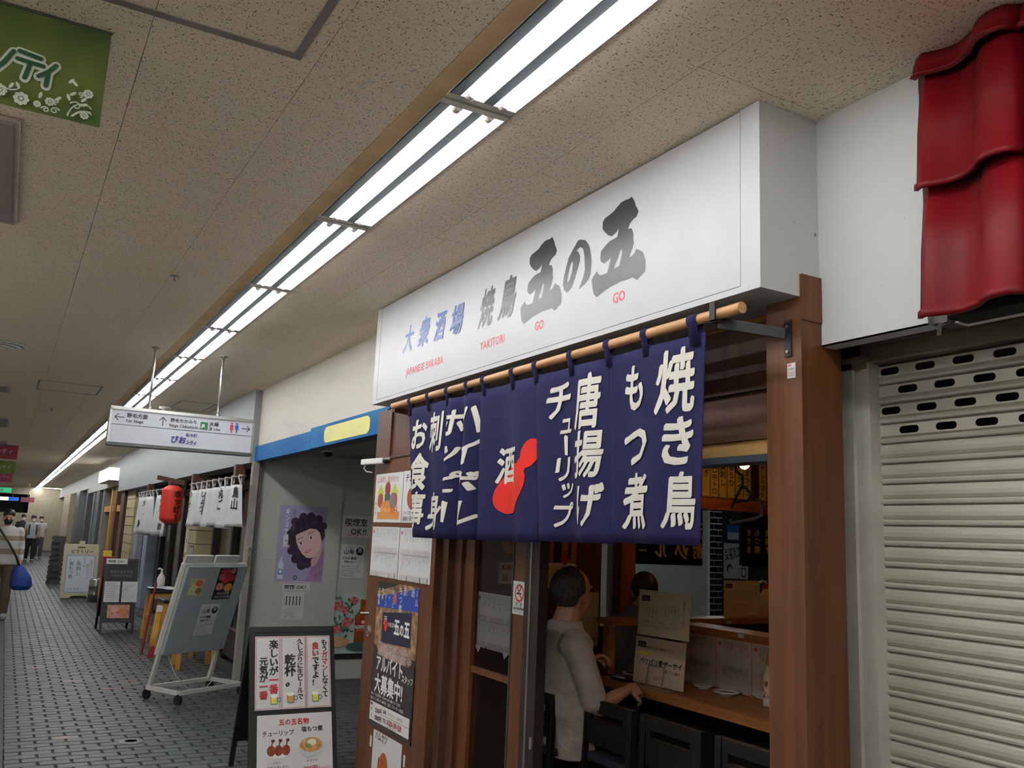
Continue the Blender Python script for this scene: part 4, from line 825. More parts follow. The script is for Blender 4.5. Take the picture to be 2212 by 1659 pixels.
t = thing('menu_stand', 'cream menu card standing on the far ledge beside the sanitiser', 'menu stand', (4.3, 4.45, 1.05))
o = Vector((4.165, 4.44, 1.05)); b = MB().add([o+Vector((a*.32, e, d*.235)) for e in (0, .003) for a, d in ((0,0),(1,0),(1,1),(0,1))], [(0,1,2,3),(7,6,5,4),(4,5,1,0),(5,6,2,1),(6,7,3,2),(7,4,0,3)]).build('card', CREAMP, t)
p = Print(o, UC, VZ); gogo_logo(p, .012, .185, .028); scribble(p, .02, .10, .26, .17, 11, .010, INKK, 70, (.4, 1)); p.text('期間限定', .285, .20, .014, INKK, vertical=True); rows(p, .02, .05, .26, .08, 2, P((150, 130, 110)), 8, (.9, 1)); p.build('print', b); MB().box(4.2, 4.45, 4.43, 4.5, 1.05, 1.056).build('base', P((190, 170, 140)), t)
def bottle(name, label, x, y, z, h, r, mat, capm, cat='bottle', pump=False, lab=None):
    t = thing(name, label, cat, (x, y, z)); MB().lathe([(r*.9, 0), (r, .006), (r, h*.55), (r*.85, h*.62), (r*.42, h*.74), (r*.4, h*.78)], (x, y, z), 20).build('body', mat, t, smooth=True)
    MB().lathe([(r*.46, h*.78), (r*.46, h*.88), (r*.25, h*.92)] + ([] if pump else [(r*.2, h), (0, h)]), (x, y, z), 16).build('cap', capm, t, smooth=True)
    if pump: MB().tube([(x, y, z+h*.9), (x, y, z+h*.97), (x-.035, y, z+h), (x-.06, y, z+h*.96)], [.008, .009, .009, .006], 8).build('nozzle', WHITE, t)
    if lab: MB().lathe([(r*1.01, h*.15), (r*1.01, h*.48)], (x, y, z), 20).build('label_wrap', lab, t, smooth=True)
    return t
bottle('sauce_bottle', 'white sauce bottle with red cap against the right pillar', 3.4, 3.305, .735, .25, .032, M('milky_plastic', (214, 206, 200), .4), P((196, 110, 100)), lab=M('label_red_white', (206, 190, 186), .5, col2=(180, 60, 60), scale=(40, 40, 30), thr=(.55, .62)))
bottle('seasoning_bottle', 'clear seasoning bottle with red cap behind the menu stand', 3.30, 4.17, .735, .25, .03, M('milky_plastic', (214, 206, 200), .4), P((190, 80, 66)))
bottle('seasoning_bottle', 'dark soy bottle with white label behind the menu stand', 3.36, 4.27, .735, .23, .028, M('soy_brown', (40, 26, 20), .3), P((30, 26, 24)), lab=PAPER)
bottle('sanitiser_bottle', 'pale pump bottle with red collar on the far ledge', 4.545, 4.44, 1.05, .235, .055, M('cream_plastic', (232, 208, 160), .4), P((190, 40, 44)), pump=True)
def plate(label, x, y, r, food, fm, z=.735):
    t = thing('plate', label, 'plate', (x, y, z)); MB().lathe([(r*.5, 0), (r*.55, .006), (r*.85, .014), (r, .022), (r*.98, .025), (r*.83, .018), (r*.5, .012), (0, .012)], (x, y, z), 28).build('dish', M('white_china', (220, 220, 214), .2), t, smooth=True)
    if food:
        tag(MB().lathe([(r*.62, .012), (r*.6, .017), (0, .018)], (x, y, z), 24).build('soy_sauce', fm, t))
    return t
SOY = M('soy', (26, 14, 8), .08)
plate('small dish of soy sauce nearest the right pillar', 3.395, 3.60, .07, 1, SOY); plate('small dish of soy sauce behind, next to the menu stand', 3.41, 3.80, .055, 1, SOY)
plate('white plate with leftover food in front of the seated man', 3.30, 4.25, .075, 0, None)
bb_ = thing('leftovers', 'dark scraps of food on the white plate by the seated man', 'food', (3.30, 4.25, .75)); 
for k in range(5): MB().ell((3.30+random.uniform(-.035, .035), 4.25+random.uniform(-.035, .035), .757), (.018, .014, .01), 10, 6).build('scrap', M('scraps', (70, 44, 28), .6), bb_, smooth=True)
t = thing('tray', 'black square dish with white napkin before the menu stand', 'tray', (3.2, 4.2, .735)); MB().box(3.11, 3.21, 4.10, 4.24, .735, .748).build('dish', BLACK, t, bevel=.004); MB().box(3.12, 3.16, 4.15, 4.23, .748, .752).build('napkin', PAPER, t); MB().ell((3.17, 4.14, .757), (.03, .025, .012), 10, 6).build('food', M('scraps', (70, 44, 28), .6), t, smooth=True)
# posters on the side wall
t, p = sheet('beer_poster', 'dark beer poster seen through the door glass', 'poster', (2.93, 5.356, 1.35), UC, VZ, .2, .3, P((44, 34, 30))); p.ell(.12, .12, .06, .08, P((170, 100, 40))); p.build('print', t)
t, p = sheet('beer_poster', 'cream beer card with red capital letters seen through the door glass', 'poster', (2.97, 5.356, 1.19), UC, VZ, .2, .145, CREAMP); p.text('KIRIN', .025, .095, .045, P((176, 44, 40)), bold=.03); p.rect(.03, .015, .075, .065, P((176, 134, 46))); rows(p, .09, .015, .19, .06, 2, INKK, 3); p.build('print', t)
t, p = sheet('beer_poster', 'orange and green poster below the navy curtain behind the man', 'poster', (3.36, 5.356, 1.345), UC, VZ, .245, .28, P((178, 92, 36))); p.rect(.05, 0, .12, .28, P((24, 30, 26))); p.rect(.17, .02, .2, .28, P((30, 44, 30))); p.ell(.145, .03, .03, .05, P((170, 40, 30))); p.build('print', t)
t, p = sheet('notice_sheet', 'cream notice behind the head of the seated man', 'notice', (3.36, 5.356, 1.16), UC, VZ, .245, .18, CREAMP); rows(p, .02, .08, .23, .16, 4, INKK, 6); p.build('print', t)
t, p = sheet('menu_sheet', 'cream menu sheet on the wall in front of the man\'s face', 'menu', (3.56, 5.356, .765), UC, VZ, .25, .375, CREAMP); scribble(p, .1, .1, .24, .2, 8, .014, INKK, 9); scribble(p, .02, .24, .24, .35, 12, .014, INKK, 19); p.rect(.05, .03, .23, .06, P((190, 170, 140))); p.build('print', t)
# ---- chairs
def make_chair():
    t = thing('bar_chair', '', 'chair'); wd = .42
    for s in (-1, 1):
        MB().bar((-.02, s*(wd/2-.02), 0), (0, s*(wd/2-.02), .715), .036, .034, side=(0, 1, 0)).build('back_leg', BLACK, t, bevel=.003)
        MB().bar((.38, s*(wd/2-.02), 0), (.38, s*(wd/2-.02), .42), .036, .034, side=(0, 1, 0)).build('front_leg', BLACK, t, bevel=.003)
        MB().bar((0, s*(wd/2-.02), .2), (.38, s*(wd/2-.02), .2), .02, .03, side=(0, 1, 0)).build('side_stretcher', BLACK, t)
    MB().box(-.014, .016, -wd/2+.04, wd/2-.04, .655, .715).build('top_rail', BLACK, t, bevel=.003)
    MB().box(-.012, .012, -wd/2+.04, wd/2-.04, .50, .62).build('back_slat', BLACK, t); MB().box(-.012, .012, -wd/2+.04, -wd/2+.075, .62, .655).box(-.012, .012, wd/2-.075, wd/2-.04, .62, .655).build('back_filler', BLACK, t)
    MB().box(.0, .4, -wd/2+.005, wd/2-.005, .41, .45).build('seat', M('seat_dark', (40, 46, 62), .5), t, bevel=.012)
    return t
ch = make_chair(); ch.location = (2.70, 3.69, .004); ch['label'] = 'black wooden bar chair right beside the seated man'; ch['group'] = 'bar chairs along the counter'
copy_tree(ch, None, (2.70, 3.21, .004), 0, 'black wooden bar chair in the middle of the counter row'); copy_tree(ch, None, (2.72, 2.73, .004), 0, 'black wooden bar chair at the right pillar'); copy_tree(ch, None, (2.56, 4.17, .004), 0, 'black wooden bar chair the man sits on')
# ================================================================== PEOPLE
def limb(mb, pts, rs, n=12):
    pts = [Vector(p) for p in pts]; mb.tube(pts, rs, n)
    for p, r in zip(pts, rs): mb.ell(p, (r, r, r), n, 8)
def loft(mb, rings, fwd, n=20):
    """rings: (centre, half depth, half width); fwd = facing direction"""
    f = Vector(fwd).normalized(); l = Vector((-f.y, f.x, 0)); vs, fs = [], []
    for c, a, b in rings:
        for k in range(n): t = 2*math.pi*k/n; ct, st = math.cos(t), math.sin(t); vs.append(Vector(c)+f*a*math.copysign(abs(ct)**.8, ct)+l*b*math.copysign(abs(st)**.8, st))
    for i in range(len(rings)-1):
        for k in range(n): fs.append((i*n+k, i*n+(k+1) % n, (i+1)*n+(k+1) % n, (i+1)*n+k))
    fs.append(tuple(reversed(range(n)))); fs.append(tuple(range((len(rings)-1)*n, len(rings)*n))); mb.add(vs, fs)
def remeshed(mb, name, mats, parent, voxel, smooth=4, pick=None):
    """fuse overlapping volumes into one continuous surface"""
    o = mb.build(name, mats[0], None); W = o.matrix_world.copy()
    r = o.modifiers.new('r', 'REMESH'); r.mode = 'VOXEL'; r.voxel_size = voxel
    s = o.modifiers.new('s', 'SMOOTH'); s.iterations = smooth; s.factor = .5
    dg = bpy.context.evaluated_depsgraph_get(); me = bpy.data.meshes.new_from_object(o.evaluated_get(dg)); bpy.data.objects.remove(o)
    inv = WM[parent].inverted() @ W; me.transform(inv); me.materials.clear()
    for m in mats: me.materials.append(m)
    for pg in me.polygons:
        pg.use_smooth = True
        if pick: pg.material_index = pick(WM[parent] @ pg.center)
    me.name = name; q = bpy.data.objects.new(name, me); COL.objects.link(q); q.parent = parent; WM[q] = WM[parent]; return q
def head(mb, c, f, s=1.0):
    """skull, jaw, brow, nose, mouth, ears; c = centre of the head, f = facing"""
    c = Vector(c); f = Vector(f).normalized(); l = Vector((-f.y, f.x, 0)).normalized(); u = f.cross(l); B = Matrix((f, l, u)).transposed()
    at = lambda a, b, d: c + (f*a+l*b+u*d)*s
    mb.ell(at(-.012, 0, .022), (.100*s, .078*s, .100*s), 20, 14, B); mb.ell(at(.035, 0, -.045), (.060*s, .056*s, .070*s), 18, 12, B); mb.ell(at(.062, 0, -.088), (.026*s, .028*s, .022*s), 12, 8, B)
    mb.ell(at(.085, 0, .030), (.014*s, .05*s, .012*s), 12, 8, B)                                    # brow
    mb.tube([at(.088, 0, .02), at(.108, 0, -.02), at(.112, 0, -.03)], [.007*s, .011*s, .013*s], 10); mb.ell(at(.100, 0, -.032), (.012*s, .017*s, .010*s), 10, 6, B)   # nose
    mb.ell(at(.088, 0, -.060), (.012*s, .022*s, .006*s), 10, 6, B); mb.ell(at(.085, 0, -.070), (.012*s, .020*s, .007*s), 10, 6, B)   # lips
    for sd in (-1, 1):
        mb.ell(at(-.008, sd*.078, -.008), (.020*s, .010*s, .034*s), 12, 8, B); mb.ell(at(.055, sd*.045, -.02), (.025*s, .020*s, .02*s), 10, 8, B)   # ears, cheeks
    return at, B
def hand(mb, wrist, d, palm_n, s=1.0, curl=1.0, right=True):
    """palm plus five jointed fingers; d = pointing direction, palm_n = out of the palm"""
    w_ = Vector(wrist); d = Vector(d).normalized(); n = Vector(palm_n); n = (n-d*n.dot(d)).normalized(); l = n.cross(d)*(1 if right else -1); B = Matrix((d, l, n)).transposed()
    mb.ell(w_+d*.05*s, (.052*s, .040*s, .016*s), 14, 8, B)
    for k, (off, ln) in enumerate(((-.030, .062), (-.010, .074), (.011, .080), (.031, .072))):
        p = w_+d*.088*s+l*off*s; pts = [p-d*.03*s, p]; a = 0
        for j in range(3):
            a += .55*curl; p = p+(d*math.cos(a)+n*math.sin(a))*ln*s*(.45, .32, .26)[j]; pts.append(p)
        limb(mb, pts, [.0095*s, .009*s, .0085*s, .008*s, .007*s], 8)
    p = w_+d*.03*s+l*.038*s; q = p+(d*.6+l*.7+n*.3).normalized()*.035*s; limb(mb, [p, q, q+(d*.9+n*.5*curl).normalized()*.03*s, q+(d*.7+n*.9*curl).normalized()*.052*s], [.012*s, .011*s, .010*s, .008*s], 8)
# ---- the seated man
mn = thing('person', 'man in a pale short sleeved shirt sitting at the bar counter', 'person', (2.72, 4.05, 0))
F = Vector((math.cos(.28), math.sin(.28), 0)); S = 1.06
mb = MB(); HC = (2.70, 4.03, 1.222); at, HB = head(mb, HC, F, S*1.06)
limb(mb, [(2.655, 4.04, 1.02), (2.665, 4.035, 1.09), (2.685, 4.03, 1.17)], [.085, .072, .066])
loft(mb, [((2.74, 4.06, .44), .10, .15), ((2.72, 4.06, .56), .105, .155), ((2.69, 4.05, .74), .105, .155), ((2.665, 4.045, .90), .105, .165), ((2.66, 4.04, .99), .085, .16), ((2.665, 4.04, 1.04), .05, .08)], (1, 0, 0))
RA = [(2.625, 3.87, .965), (2.66, 3.83, .83), (2.705, 3.80, .685), (2.82, 3.815, .715), (2.93, 3.845, .742)]
LA = [(2.66, 4.22, .965), (2.70, 4.28, .84), (2.76, 4.30, .74), (2.83, 4.23, .80), (2.885, 4.15, .855)]
limb(mb, RA, [.052, .047, .040, .037, .027]); limb(mb, LA, [.052, .047, .040, .036, .027])
hand(mb, RA[-1], (.95, .2, .05), (-.1, .6, -.7), 1.0, 1.5, True); hand(mb, LA[-1], (.7, -.5, .3), (.2, -.3, -.8), 1.0, 1.3, False)
for dy in (-.09, .10):
    limb(mb, [(2.75, 4.06+dy, .49), (3.0, 4.06+dy, .50), (3.14, 4.07+dy, .48), (3.13, 4.07+dy, .28), (3.12, 4.07+dy, .08)], [.085, .072, .058, .048, .036]); limb(mb, [(3.10, 4.07+dy, .045), (3.24, 4.09+dy, .04)], [.04, .034])
body = remeshed(mb, 'body', [SKIN], mn, .0055, 3)
mb = MB()
SHIRT = M('pale_shirt', (184, 172, 162), .85, var=.07, scale=(10, 10, 16), bump=1.0, bscale=(11, 11, 20))
loft(mb, [((2.71, 4.06, .40), .125, .185), ((2.705, 4.06, .50), .135, .19), ((2.69, 4.055, .62), .135, .185), ((2.675, 4.05, .76), .128, .185), ((2.655, 4.045, .90), .122, .19), ((2.65, 4.04, .985), .10, .185), ((2.655, 4.04, 1.05), .085, .115), ((2.662, 4.038, 1.085), .080, .086)], (1, 0, 0), 26)
for A in (RA, LA):
    a = [Vector(q) for q in A[:3]]; a.append(a[2]+(Vector(A[3])-a[2])*.12); limb(mb, a[:2], [.075, .070], 14); mb.tube([a[1], a[2], a[3]], [.070, .066, .064], 16)
mb.ell((2.735, 3.83, .67), (.04, .03, .03), 10, 8)
for y_ in (3.90, 4.18): mb.ell((2.64, y_, .965), (.10, .075, .085), 16, 10)
remeshed(mb, 'shirt', [SHIRT], mn, .008, 12)
mb = MB()
loft(mb, [((2.74, 4.06, .43), .13, .18), ((2.74, 4.06, .55), .12, .17)], (1, 0, 0))
for dy in (-.09, .10): limb(mb, [(2.75, 4.06+dy, .49), (3.0, 4.06+dy, .50), (3.14, 4.07+dy, .48), (3.13, 4.07+dy, .28), (3.12, 4.07+dy, .09)], [.095, .084, .07, .060, .052])
remeshed(mb, 'trousers', [M('dark_trousers', (40, 40, 48), .85)], mn, .012, 4)
# hair: a cap over the back and sides, thin on top
mb = MB(); c0 = at(-.022, 0, .02); sc_ = S*1.06; vs, fs = [], []; nu, nv = 40, 22
def hair_r(th, ph): return 1.0
for j in range(nv+1):
    t_ = math.pi*j/nv
    for i in range(nu):
        a = 2*math.pi*i/nu; dx, dy, dz = math.sin(t_)*math.cos(a), math.sin(t_)*math.sin(a), math.cos(t_)
        front = max(0, dx); low = max(0, -dz-(.55 if dx < -.2 else .05+max(0, dx)*.4))
        k = 1.075-.30*max(0, min(1, (dx-.05)*2.2))-.5*low-(.035 if dz > .75 else 0)+.012*math.sin(i*2.1+j*1.7)
        vs.append(c0+HB @ Vector((dx*.104*k*sc_, dy*.083*k*sc_, dz*.104*k*sc_)))
for j in range(nv):
    for i in range(nu): fs.append((j*nu+i, (j+1)*nu+i, (j+1)*nu+(i+1) % nu, j*nu+(i+1) % nu))
mb.add(vs, fs); mb.build('hair', M('grey_black_hair', (26, 26, 28), .6, col2=(84, 82, 84), scale=(90, 90, 30)), mn, smooth=True)
for sd in (-1, 1): MB().ell(at(.083, sd*.032, .008), (.010, .012, .008), 10, 8, HB).build('eye', P((40, 32, 30), .3), mn, smooth=True)
# ---- the person behind the menu stand
q2 = thing('person', 'person with black hair and denim shirt half hidden behind the menu stand', 'person', (3.93, 5.0, 0))
mb = MB(); at2, HB2 = head(mb, (3.935, 4.98, 1.165), (-.35, -.9, -.25), 1.05)
limb(mb, [(3.93, 5.03, .98), (3.93, 5.01, 1.08)], [.07, .06]); loft(mb, [((3.93, 5.06, .46), .10, .15), ((3.93, 5.06, .75), .10, .16), ((3.93, 5.05, .95), .085, .17), ((3.93, 5.04, 1.02), .05, .08)], (0, -1, 0))
for s_, ax in ((-1, 3.74), (1, 4.12)): limb(mb, [(ax, 5.04, .94), (ax+s_*.04, 5.02, .74), (ax-s_*.03, 4.90, .60)], [.05, .045, .03]); hand(mb, (ax-s_*.03, 4.89, .59), (-s_*.6, -.3, -.3), (0, 0, -1), .9, .6, s_ > 0)
for s_ in (-1, 1): limb(mb, [(3.93+s_*.09, 5.10, .49), (3.93+s_*.09, 4.86, .49), (3.93+s_*.09, 4.85, .08)], [.08, .06, .04])
remeshed(mb, 'body', [SKIN], q2, .009, 3)
mb = MB(); loft(mb, [((3.93, 5.06, .44), .125, .18), ((3.93, 5.06, .75), .125, .185), ((3.93, 5.05, .95), .11, .20), ((3.93, 5.04, 1.03), .08, .11), ((3.93, 5.03, 1.075), .068, .075)], (0, -1, 0))
for s_, ax in ((-1, 3.74), (1, 4.12)): limb(mb, [(ax, 5.04, .95), (ax+s_*.04, 4.98, .79)], [.075, .065]); mb.tube([(ax+s_*.04, 4.98, .79), (ax, 4.93, .66)], [.06, .05], 12)
remeshed(mb, 'shirt', [M('denim', (104, 112, 130), .8, var=.1, scale=(30, 30, 30))], q2, .01, 4)
mb = MB(); mb.ell(at2(-.02, 0, .03), (.117, .095, .112), 20, 14, HB2); mb.ell(at2(-.05, 0, -.04), (.075, .085, .085), 18, 12, HB2); remeshed(mb, 'hair', [M('black_hair', (22, 18, 17), .5)], q2, .012, 3)
mb = MB(); limb(mb, [(3.84, 5.08, .46), (3.84, 4.85, .49)], [.09, .07]); limb(mb, [(4.02, 5.08, .46), (4.02, 4.85, .49)], [.09, .07]); remeshed(mb, 'trousers', [M('dark_trousers', (40, 40, 48), .85)], q2, .015, 3)
t = thing('stool', 'dark stool under the person behind the menu stand', 'stool', (3.93, 5.08, 0)); MB().box(3.76, 4.10, 4.93, 5.25, .32, .36).build('seat', BLACK, t, bevel=.01)
for a in (3.79, 4.07):
    for b_ in (4.96, 5.22): MB().box(a-.015, a+.015, b_-.015, b_+.015, .0, .32).build('leg', BLACK, t)
# ---- walkers
def walker(label, loc, rz, H, shirt, pants, hairm, mask, stripes=None, vox=.016, sleeve=1.0, bag=None, strap=None, step=.14, face_hair=True):
    t = thing('person', label, 'person', loc, rz); k = H/1.7; T = WM[t]
    G = lambda x, y, z: T @ Vector((x*k, y*k, z*k))     # local: faces -y
    f = T.to_3x3() @ Vector((0, -1, 0)); mb = MB(); at, B = head(mb, G(0, -.02, 1.575), f, k*1.02)
    limb(mb, [G(0, .01, 1.38), G(0, 0, 1.48)], [.06*k, .055*k])
    loft(mb, [(G(0, 0, .86), .10*k, .155*k), (G(0, 0, 1.05), .10*k, .14*k), (G(0, 0, 1.25), .11*k, .17*k), (G(0, 0, 1.38), .085*k, .17*k), (G(0, 0, 1.43), .05*k, .08*k)], f)
    arms = {}
    for s_ in (-1, 1):
        A = [G(s_*.185, 0, 1.37), G(s_*.235, .02, 1.12), G(s_*.245, -.05*s_-.03, .90)]; arms[s_] = A
        limb(mb, A, [.05*k, .042*k, .028*k]); hand(mb, A[-1], T.to_3x3() @ Vector((0, -.15, -1)), T.to_3x3() @ Vector((-s_, 0, 0)), k, .7, s_ > 0)
        st = step*s_; LG = [G(s_*.085, 0, .88), G(s_*.09, -st*.5-.03, .48), G(s_*.09, -st, .09)]; limb(mb, LG, [.085*k, .062*k, .042*k]); limb(mb, [G(s_*.09, -st+.02, .045), G(s_*.1, -st-.15, .04)], [.042*k, .036*k])
    remeshed(mb, 'body', [SKIN], t, vox, 2)
    mb = MB(); loft(mb, [(G(0, 0, .84), .125*k, .185*k), (G(0, 0, 1.05), .125*k, .175*k), (G(0, 0, 1.25), .13*k, .195*k), (G(0, 0, 1.39), .10*k, .19*k), (G(0, 0, 1.45), .06*k, .09*k)], f)
    for s_ in (-1, 1):
        A = arms[s_]; limb(mb, [A[0], A[0]+(A[1]-A[0])*.5], [.068*k, .06*k]); 
        if sleeve > .6: limb(mb, [A[0]+(A[1]-A[0])*.5, A[1], A[1]+(A[2]-A[1])*.85], [.06*k, .052*k, .042*k])
    if stripes:
        remeshed(mb, 'shirt', [shirt, stripes[0]], t, vox, 2, pick=lambda c: 1 if any(a < c.z < b for a, b in stripes[1]) else 0)
    else: remeshed(mb, 'shirt', [shirt], t, vox, 2)
    mb = MB(); loft(mb, [(G(0, 0, .80), .115*k, .17*k), (G(0, 0, .92), .115*k, .165*k)], f)
    for s_ in (-1, 1): st = step*s_; limb(mb, [G(s_*.085, 0, .88), G(s_*.09, -st*.5-.03, .48), G(s_*.09, -st, .12)], [.098*k, .082*k, .068*k])
    remeshed(mb, 'trousers', [pants], t, vox, 2)
    for s_ in (-1, 1): st = step*s_; mb = MB(); limb(mb, [G(s_*.09, -st+.03, .05), G(s_*.1, -st-.15, .045)], [.055*k, .048*k], 10); mb.build('shoe', M('shoe_grey', (150, 148, 146), .6), t, smooth=True)
    mb = MB(); mb.ell(at(-.012, 0, .058), (.108*k, .090*k, .086*k), 18, 12, B); mb.ell(at(-.05, 0, .0), (.070*k, .088*k, .085*k), 16, 10, B); remeshed(mb, 'hair', [hairm], t, vox*.8, 2)
    if mask: mb = MB(); mb.ell(at(.070, 0, -.055), (.046*k, .062*k, .055*k), 16, 10, B); mb.build('face_mask', mask, t, smooth=True)
    for s_ in (-1, 1): MB().ell(at(.088, s_*.033, .008), (.010*k, .013*k, .007*k), 8, 6, B).build('eye', P((30, 24, 22), .4), t)
    return t, G, T
BHAIR = M('black_hair', (22, 18, 17), .5)
t, G, T = walker('man in a striped sweater with black mask at the left edge', (.06, 15.5, 0), 0, 1.60, M('sweater_white', (206, 204, 202), .9, var=.03), M('olive_trousers', (84, 72, 56), .85), BHAIR, P((22, 20, 22)), stripes=(M('sweater_beige', (156, 138, 114), .9, var=.03), ((1.14, 1.22), (.94, 1.02))), vox=.012)
bg = thing('shoulder_bag', 'blue sack bag hanging on the man in the striped sweater', 'bag', (.33, 15.4, .42)); mb = MB()
loft(mb, [((.34, 15.38, .42), .05, .10), ((.34, 15.38, .48), .085, .15), ((.33, 15.38, .60), .08, .14), ((.30, 15.38, .72), .055, .09), ((.28, 15.38, .80), .03, .04)], (0, -1, 0)); remeshed(mb, 'sack', [M('blue_nylon', (28, 62, 150), .5, var=.12, scale=(12, 12, 12), bump=.5)], bg, .012, 3)
MB().tube([(.28, 15.36, .78), (.22, 15.33, .92), (.10, 15.32, 1.12), (-.02, 15.36, 1.29), (-.10, 15.46, 1.36)], [.018, .016, .016, .016, .016], 8).build('strap', P((24, 24, 26)), bg)
t, G, T = walker('man in a white tee shirt with backpack walking far down the corridor', (.90, 35.3, 0), .1, 1.58, M('tee_white', (190, 192, 194), .9), M('navy_trousers', (32, 34, 44), .85), BHAIR, P((226, 228, 230)), sleeve=.4, vox=.02)
MB().bar(G(-.12, -.13, 1.36), G(-.13, -.15, .98), .045, .02, side=(1, 0, 0)).build('backpack_strap', P((24, 24, 26)), t); MB().bar(G(.12, -.13, 1.36), G(.13, -.15, .98), .045, .02, side=(1, 0, 0)).build('backpack_strap', P((24, 24, 26)), t); mb = MB(); mb.ell(G(0, .2, 1.18), (.17, .1, .24), 14, 10); mb.build('backpack', P((24, 24, 28)), t, smooth=True)
walker('person in dark clothes behind the left shoulder of the man in white', (.62, 37.5, 0), 0, 1.60, P((44, 44, 48)), P((30, 30, 34)), BHAIR, P((222, 224, 226)), vox=.03)
walker('person in a pale top behind the right shoulder of the man in white', (1.22, 37.8, 0), 0, 1.57, P((196, 196, 194)), P((70, 70, 74)), BHAIR, P((226, 228, 228)), vox=.03, sleeve=.4)
# ================================================================== THE DIRECTION SIGN
ds = thing('direction_sign', 'hanging white corridor sign with arrows and station directions', 'sign', (1.155, 7.4, 2.075))
MB().box(.622, 1.688, 7.352, 7.448, 2.098, 2.352).build('panel', M('sign_panel', (206, 209, 220), .35, var=.01), ds); MB().box(.608, 1.702, 7.342, 7.458, 2.352, 2.376).build('top_rail', ALU, ds); MB().box(.608, 1.702, 7.342, 7.458, 2.074, 2.098).build('bottom_rail', M('dull_rail', (96, 100, 98), .5, .5), ds)
for x in (.605, 1.688): MB().box(x, x+.016, 7.342, 7.458, 2.09, 2.36).build('side_rail', ALU, ds)
for x in (.885, 1.413):
    r_ = MB().tube([(x, 7.4, 2.376), (x, 7.4, ZC)], .0095, 12).build('hanging_rod', ALU, ds, smooth=True); MB().lathe([(.035, 0), (.035, -.006), (.02, -.014), (.01, -.03)], (x, 7.4, ZC), 16).build('ceiling_flange', ALUD, r_); MB().lathe([(.022, 0), (.018, .02), (.01, .025)], (x, 7.4, 2.376), 16).build('clamp', ALUD, r_)
p = Print((.622, 7.352, 2.098), UC, VZ); K = P((40, 42, 48)); 
p.line(0, .138, 1.066, .138, .004, K)
def arrow(cx, cz, d, s=.035):
    dx, dz = d; p.line(cx-dx*s, cz-dz*s, cx+dx*s, cz+dz*s, .006, K)
    for a in (.75, -.75):
        ex, ez = -dx*math.cos(a)+dz*math.sin(a), -dz*math.cos(a)-dx*math.sin(a); p.line(cx+dx*s, cz+dz*s, cx+dx*s+ex*s*1.05, cz+dz*s+ez*s*1.05, .006, K)
arrow(.055, .195, (-1, 0)); arrow(.37, .19, (0, 1)); arrow(1.015, .195, (1, 0), .032)
p.text('野毛方面', .105, .20, .038, K, bold=.02); p.text('for Noge', .105, .162, .032, K, bold=.02, sx=.95); p.text('野毛ちかみち', .425, .197, .034, K, bold=.02); p.text('Noge Chikamichi', .42, .158, .032, K, bold=.02, sx=.92)
p.rect(.655, .16, .712, .218, P((44, 124, 66))); p.text('JR', .664, .176, .034, P((236, 240, 236)), bold=.04, sx=.95); p.text('JR線', .725, .195, .038, K, bold=.02); p.text('JR Line', .725, .158, .032, K, bold=.02, sx=.9)
for x, c in ((.90, P((204, 48, 56))), (.94, P((44, 84, 170)))):
    p.ell(x, .228, .008, .008, c, 14); p.poly([(x-.013, .217), (x+.013, .217), (x+.012, .186), (x+(.015 if x < .92 else .006), .176), (x+.004, .176), (x+.004, .15), (x-.004, .15), (x-.004, .176), (x-(.015 if x < .92 else .006), .176), (x-.012, .186)], c)
NB = P((40, 56, 124)); p.text('桜木町', .55, .092, .030, NB, bold=.02); p.text('ぴお', .44, .036, .062, NB, bold=.035, sx=.95); p.text('シティ', .56, .030, .038, NB, bold=.05, sx=.72); p.build('lettering', ds)
# ---- hanging banners
GREENB = M('green_banner', (52, 82, 34), .7, col2=(106, 112, 40), scale=(4, 4, 4), thr=(.35, .7))
bn = thing('hanging_banner', 'green hanging banner with white outlined letters at the top left corner', 'banner', (-.25, 2.6, 2.59))
MB().box(-.75, .098, 2.600, 2.603, 2.588, 2.872).build('cloth', GREENB, bn); MB().tube([(-.75, 2.6015, 2.874), (.10, 2.6015, 2.874)], .005, 8).build('top_bar', P((60, 62, 50)), bn)
p = Print((-.75, 2.600, 2.60), UC, VZ); WB = P((196, 204, 188)); GB = P((26, 74, 44))
def outline(vf_pts, w):
    for a, b in zip(vf_pts, vf_pts[1:]): p.line(*a, *b, w+.012, WB); p.ell(*a, (w+.012)/2, (w+.012)/2, WB, 12); p.ell(*b, (w+.012)/2, (w+.012)/2, WB, 12)
def inner(vf_pts, w):
    for a, b in zip(vf_pts, vf_pts[1:]): p.line(*a, *b, w, GB); p.ell(*a, w/2, w/2, GB, 12); p.ell(*b, w/2, w/2, GB, 12)
ST = [[(.575, .07), (.600, .105), (.618, .142)], [(.548, .135), (.565, .122)], [(.632, .147), (.684, .140)], [(.629, .124), (.692, .120)], [(.660, .120), (.657, .098), (.652, .074)], [(.722, .131), (.706, .108), (.684, .088)], [(.706, .108), (.704, .066)]]
for s_ in ST: outline(s_, .014)
for s_ in ST: inner(s_, .012)
for cx, cy, r in ((.651, .012, .020), (.809, .072, .014), (.719, .022, .013), (.806, .006, .012), (.690, .006, .010), (.60, .02, .018)):
    for k in range(8): a = k*.785; p.ell(cx+r*.66*math.cos(a), cy+r*.66*math.sin(a), r*.33, r*.33, WB, 8)
    p.ell(cx, cy, r*.28, r*.28, WB, 8)
def curl(x, y, a0, ln, bend, n=9, w_=.0032):
    pts = [(x, y)]; a = a0
    for k in range(n): a += bend/n*(1+k*.35); x += ln/n*math.cos(a); y += ln/n*math.sin(a); pts.append((x, y))
    for u_, v_ in zip(pts, pts[1:]): p.line(*u_, *v_, w_*(1 if u_ != pts[0] else 1.3), WB)
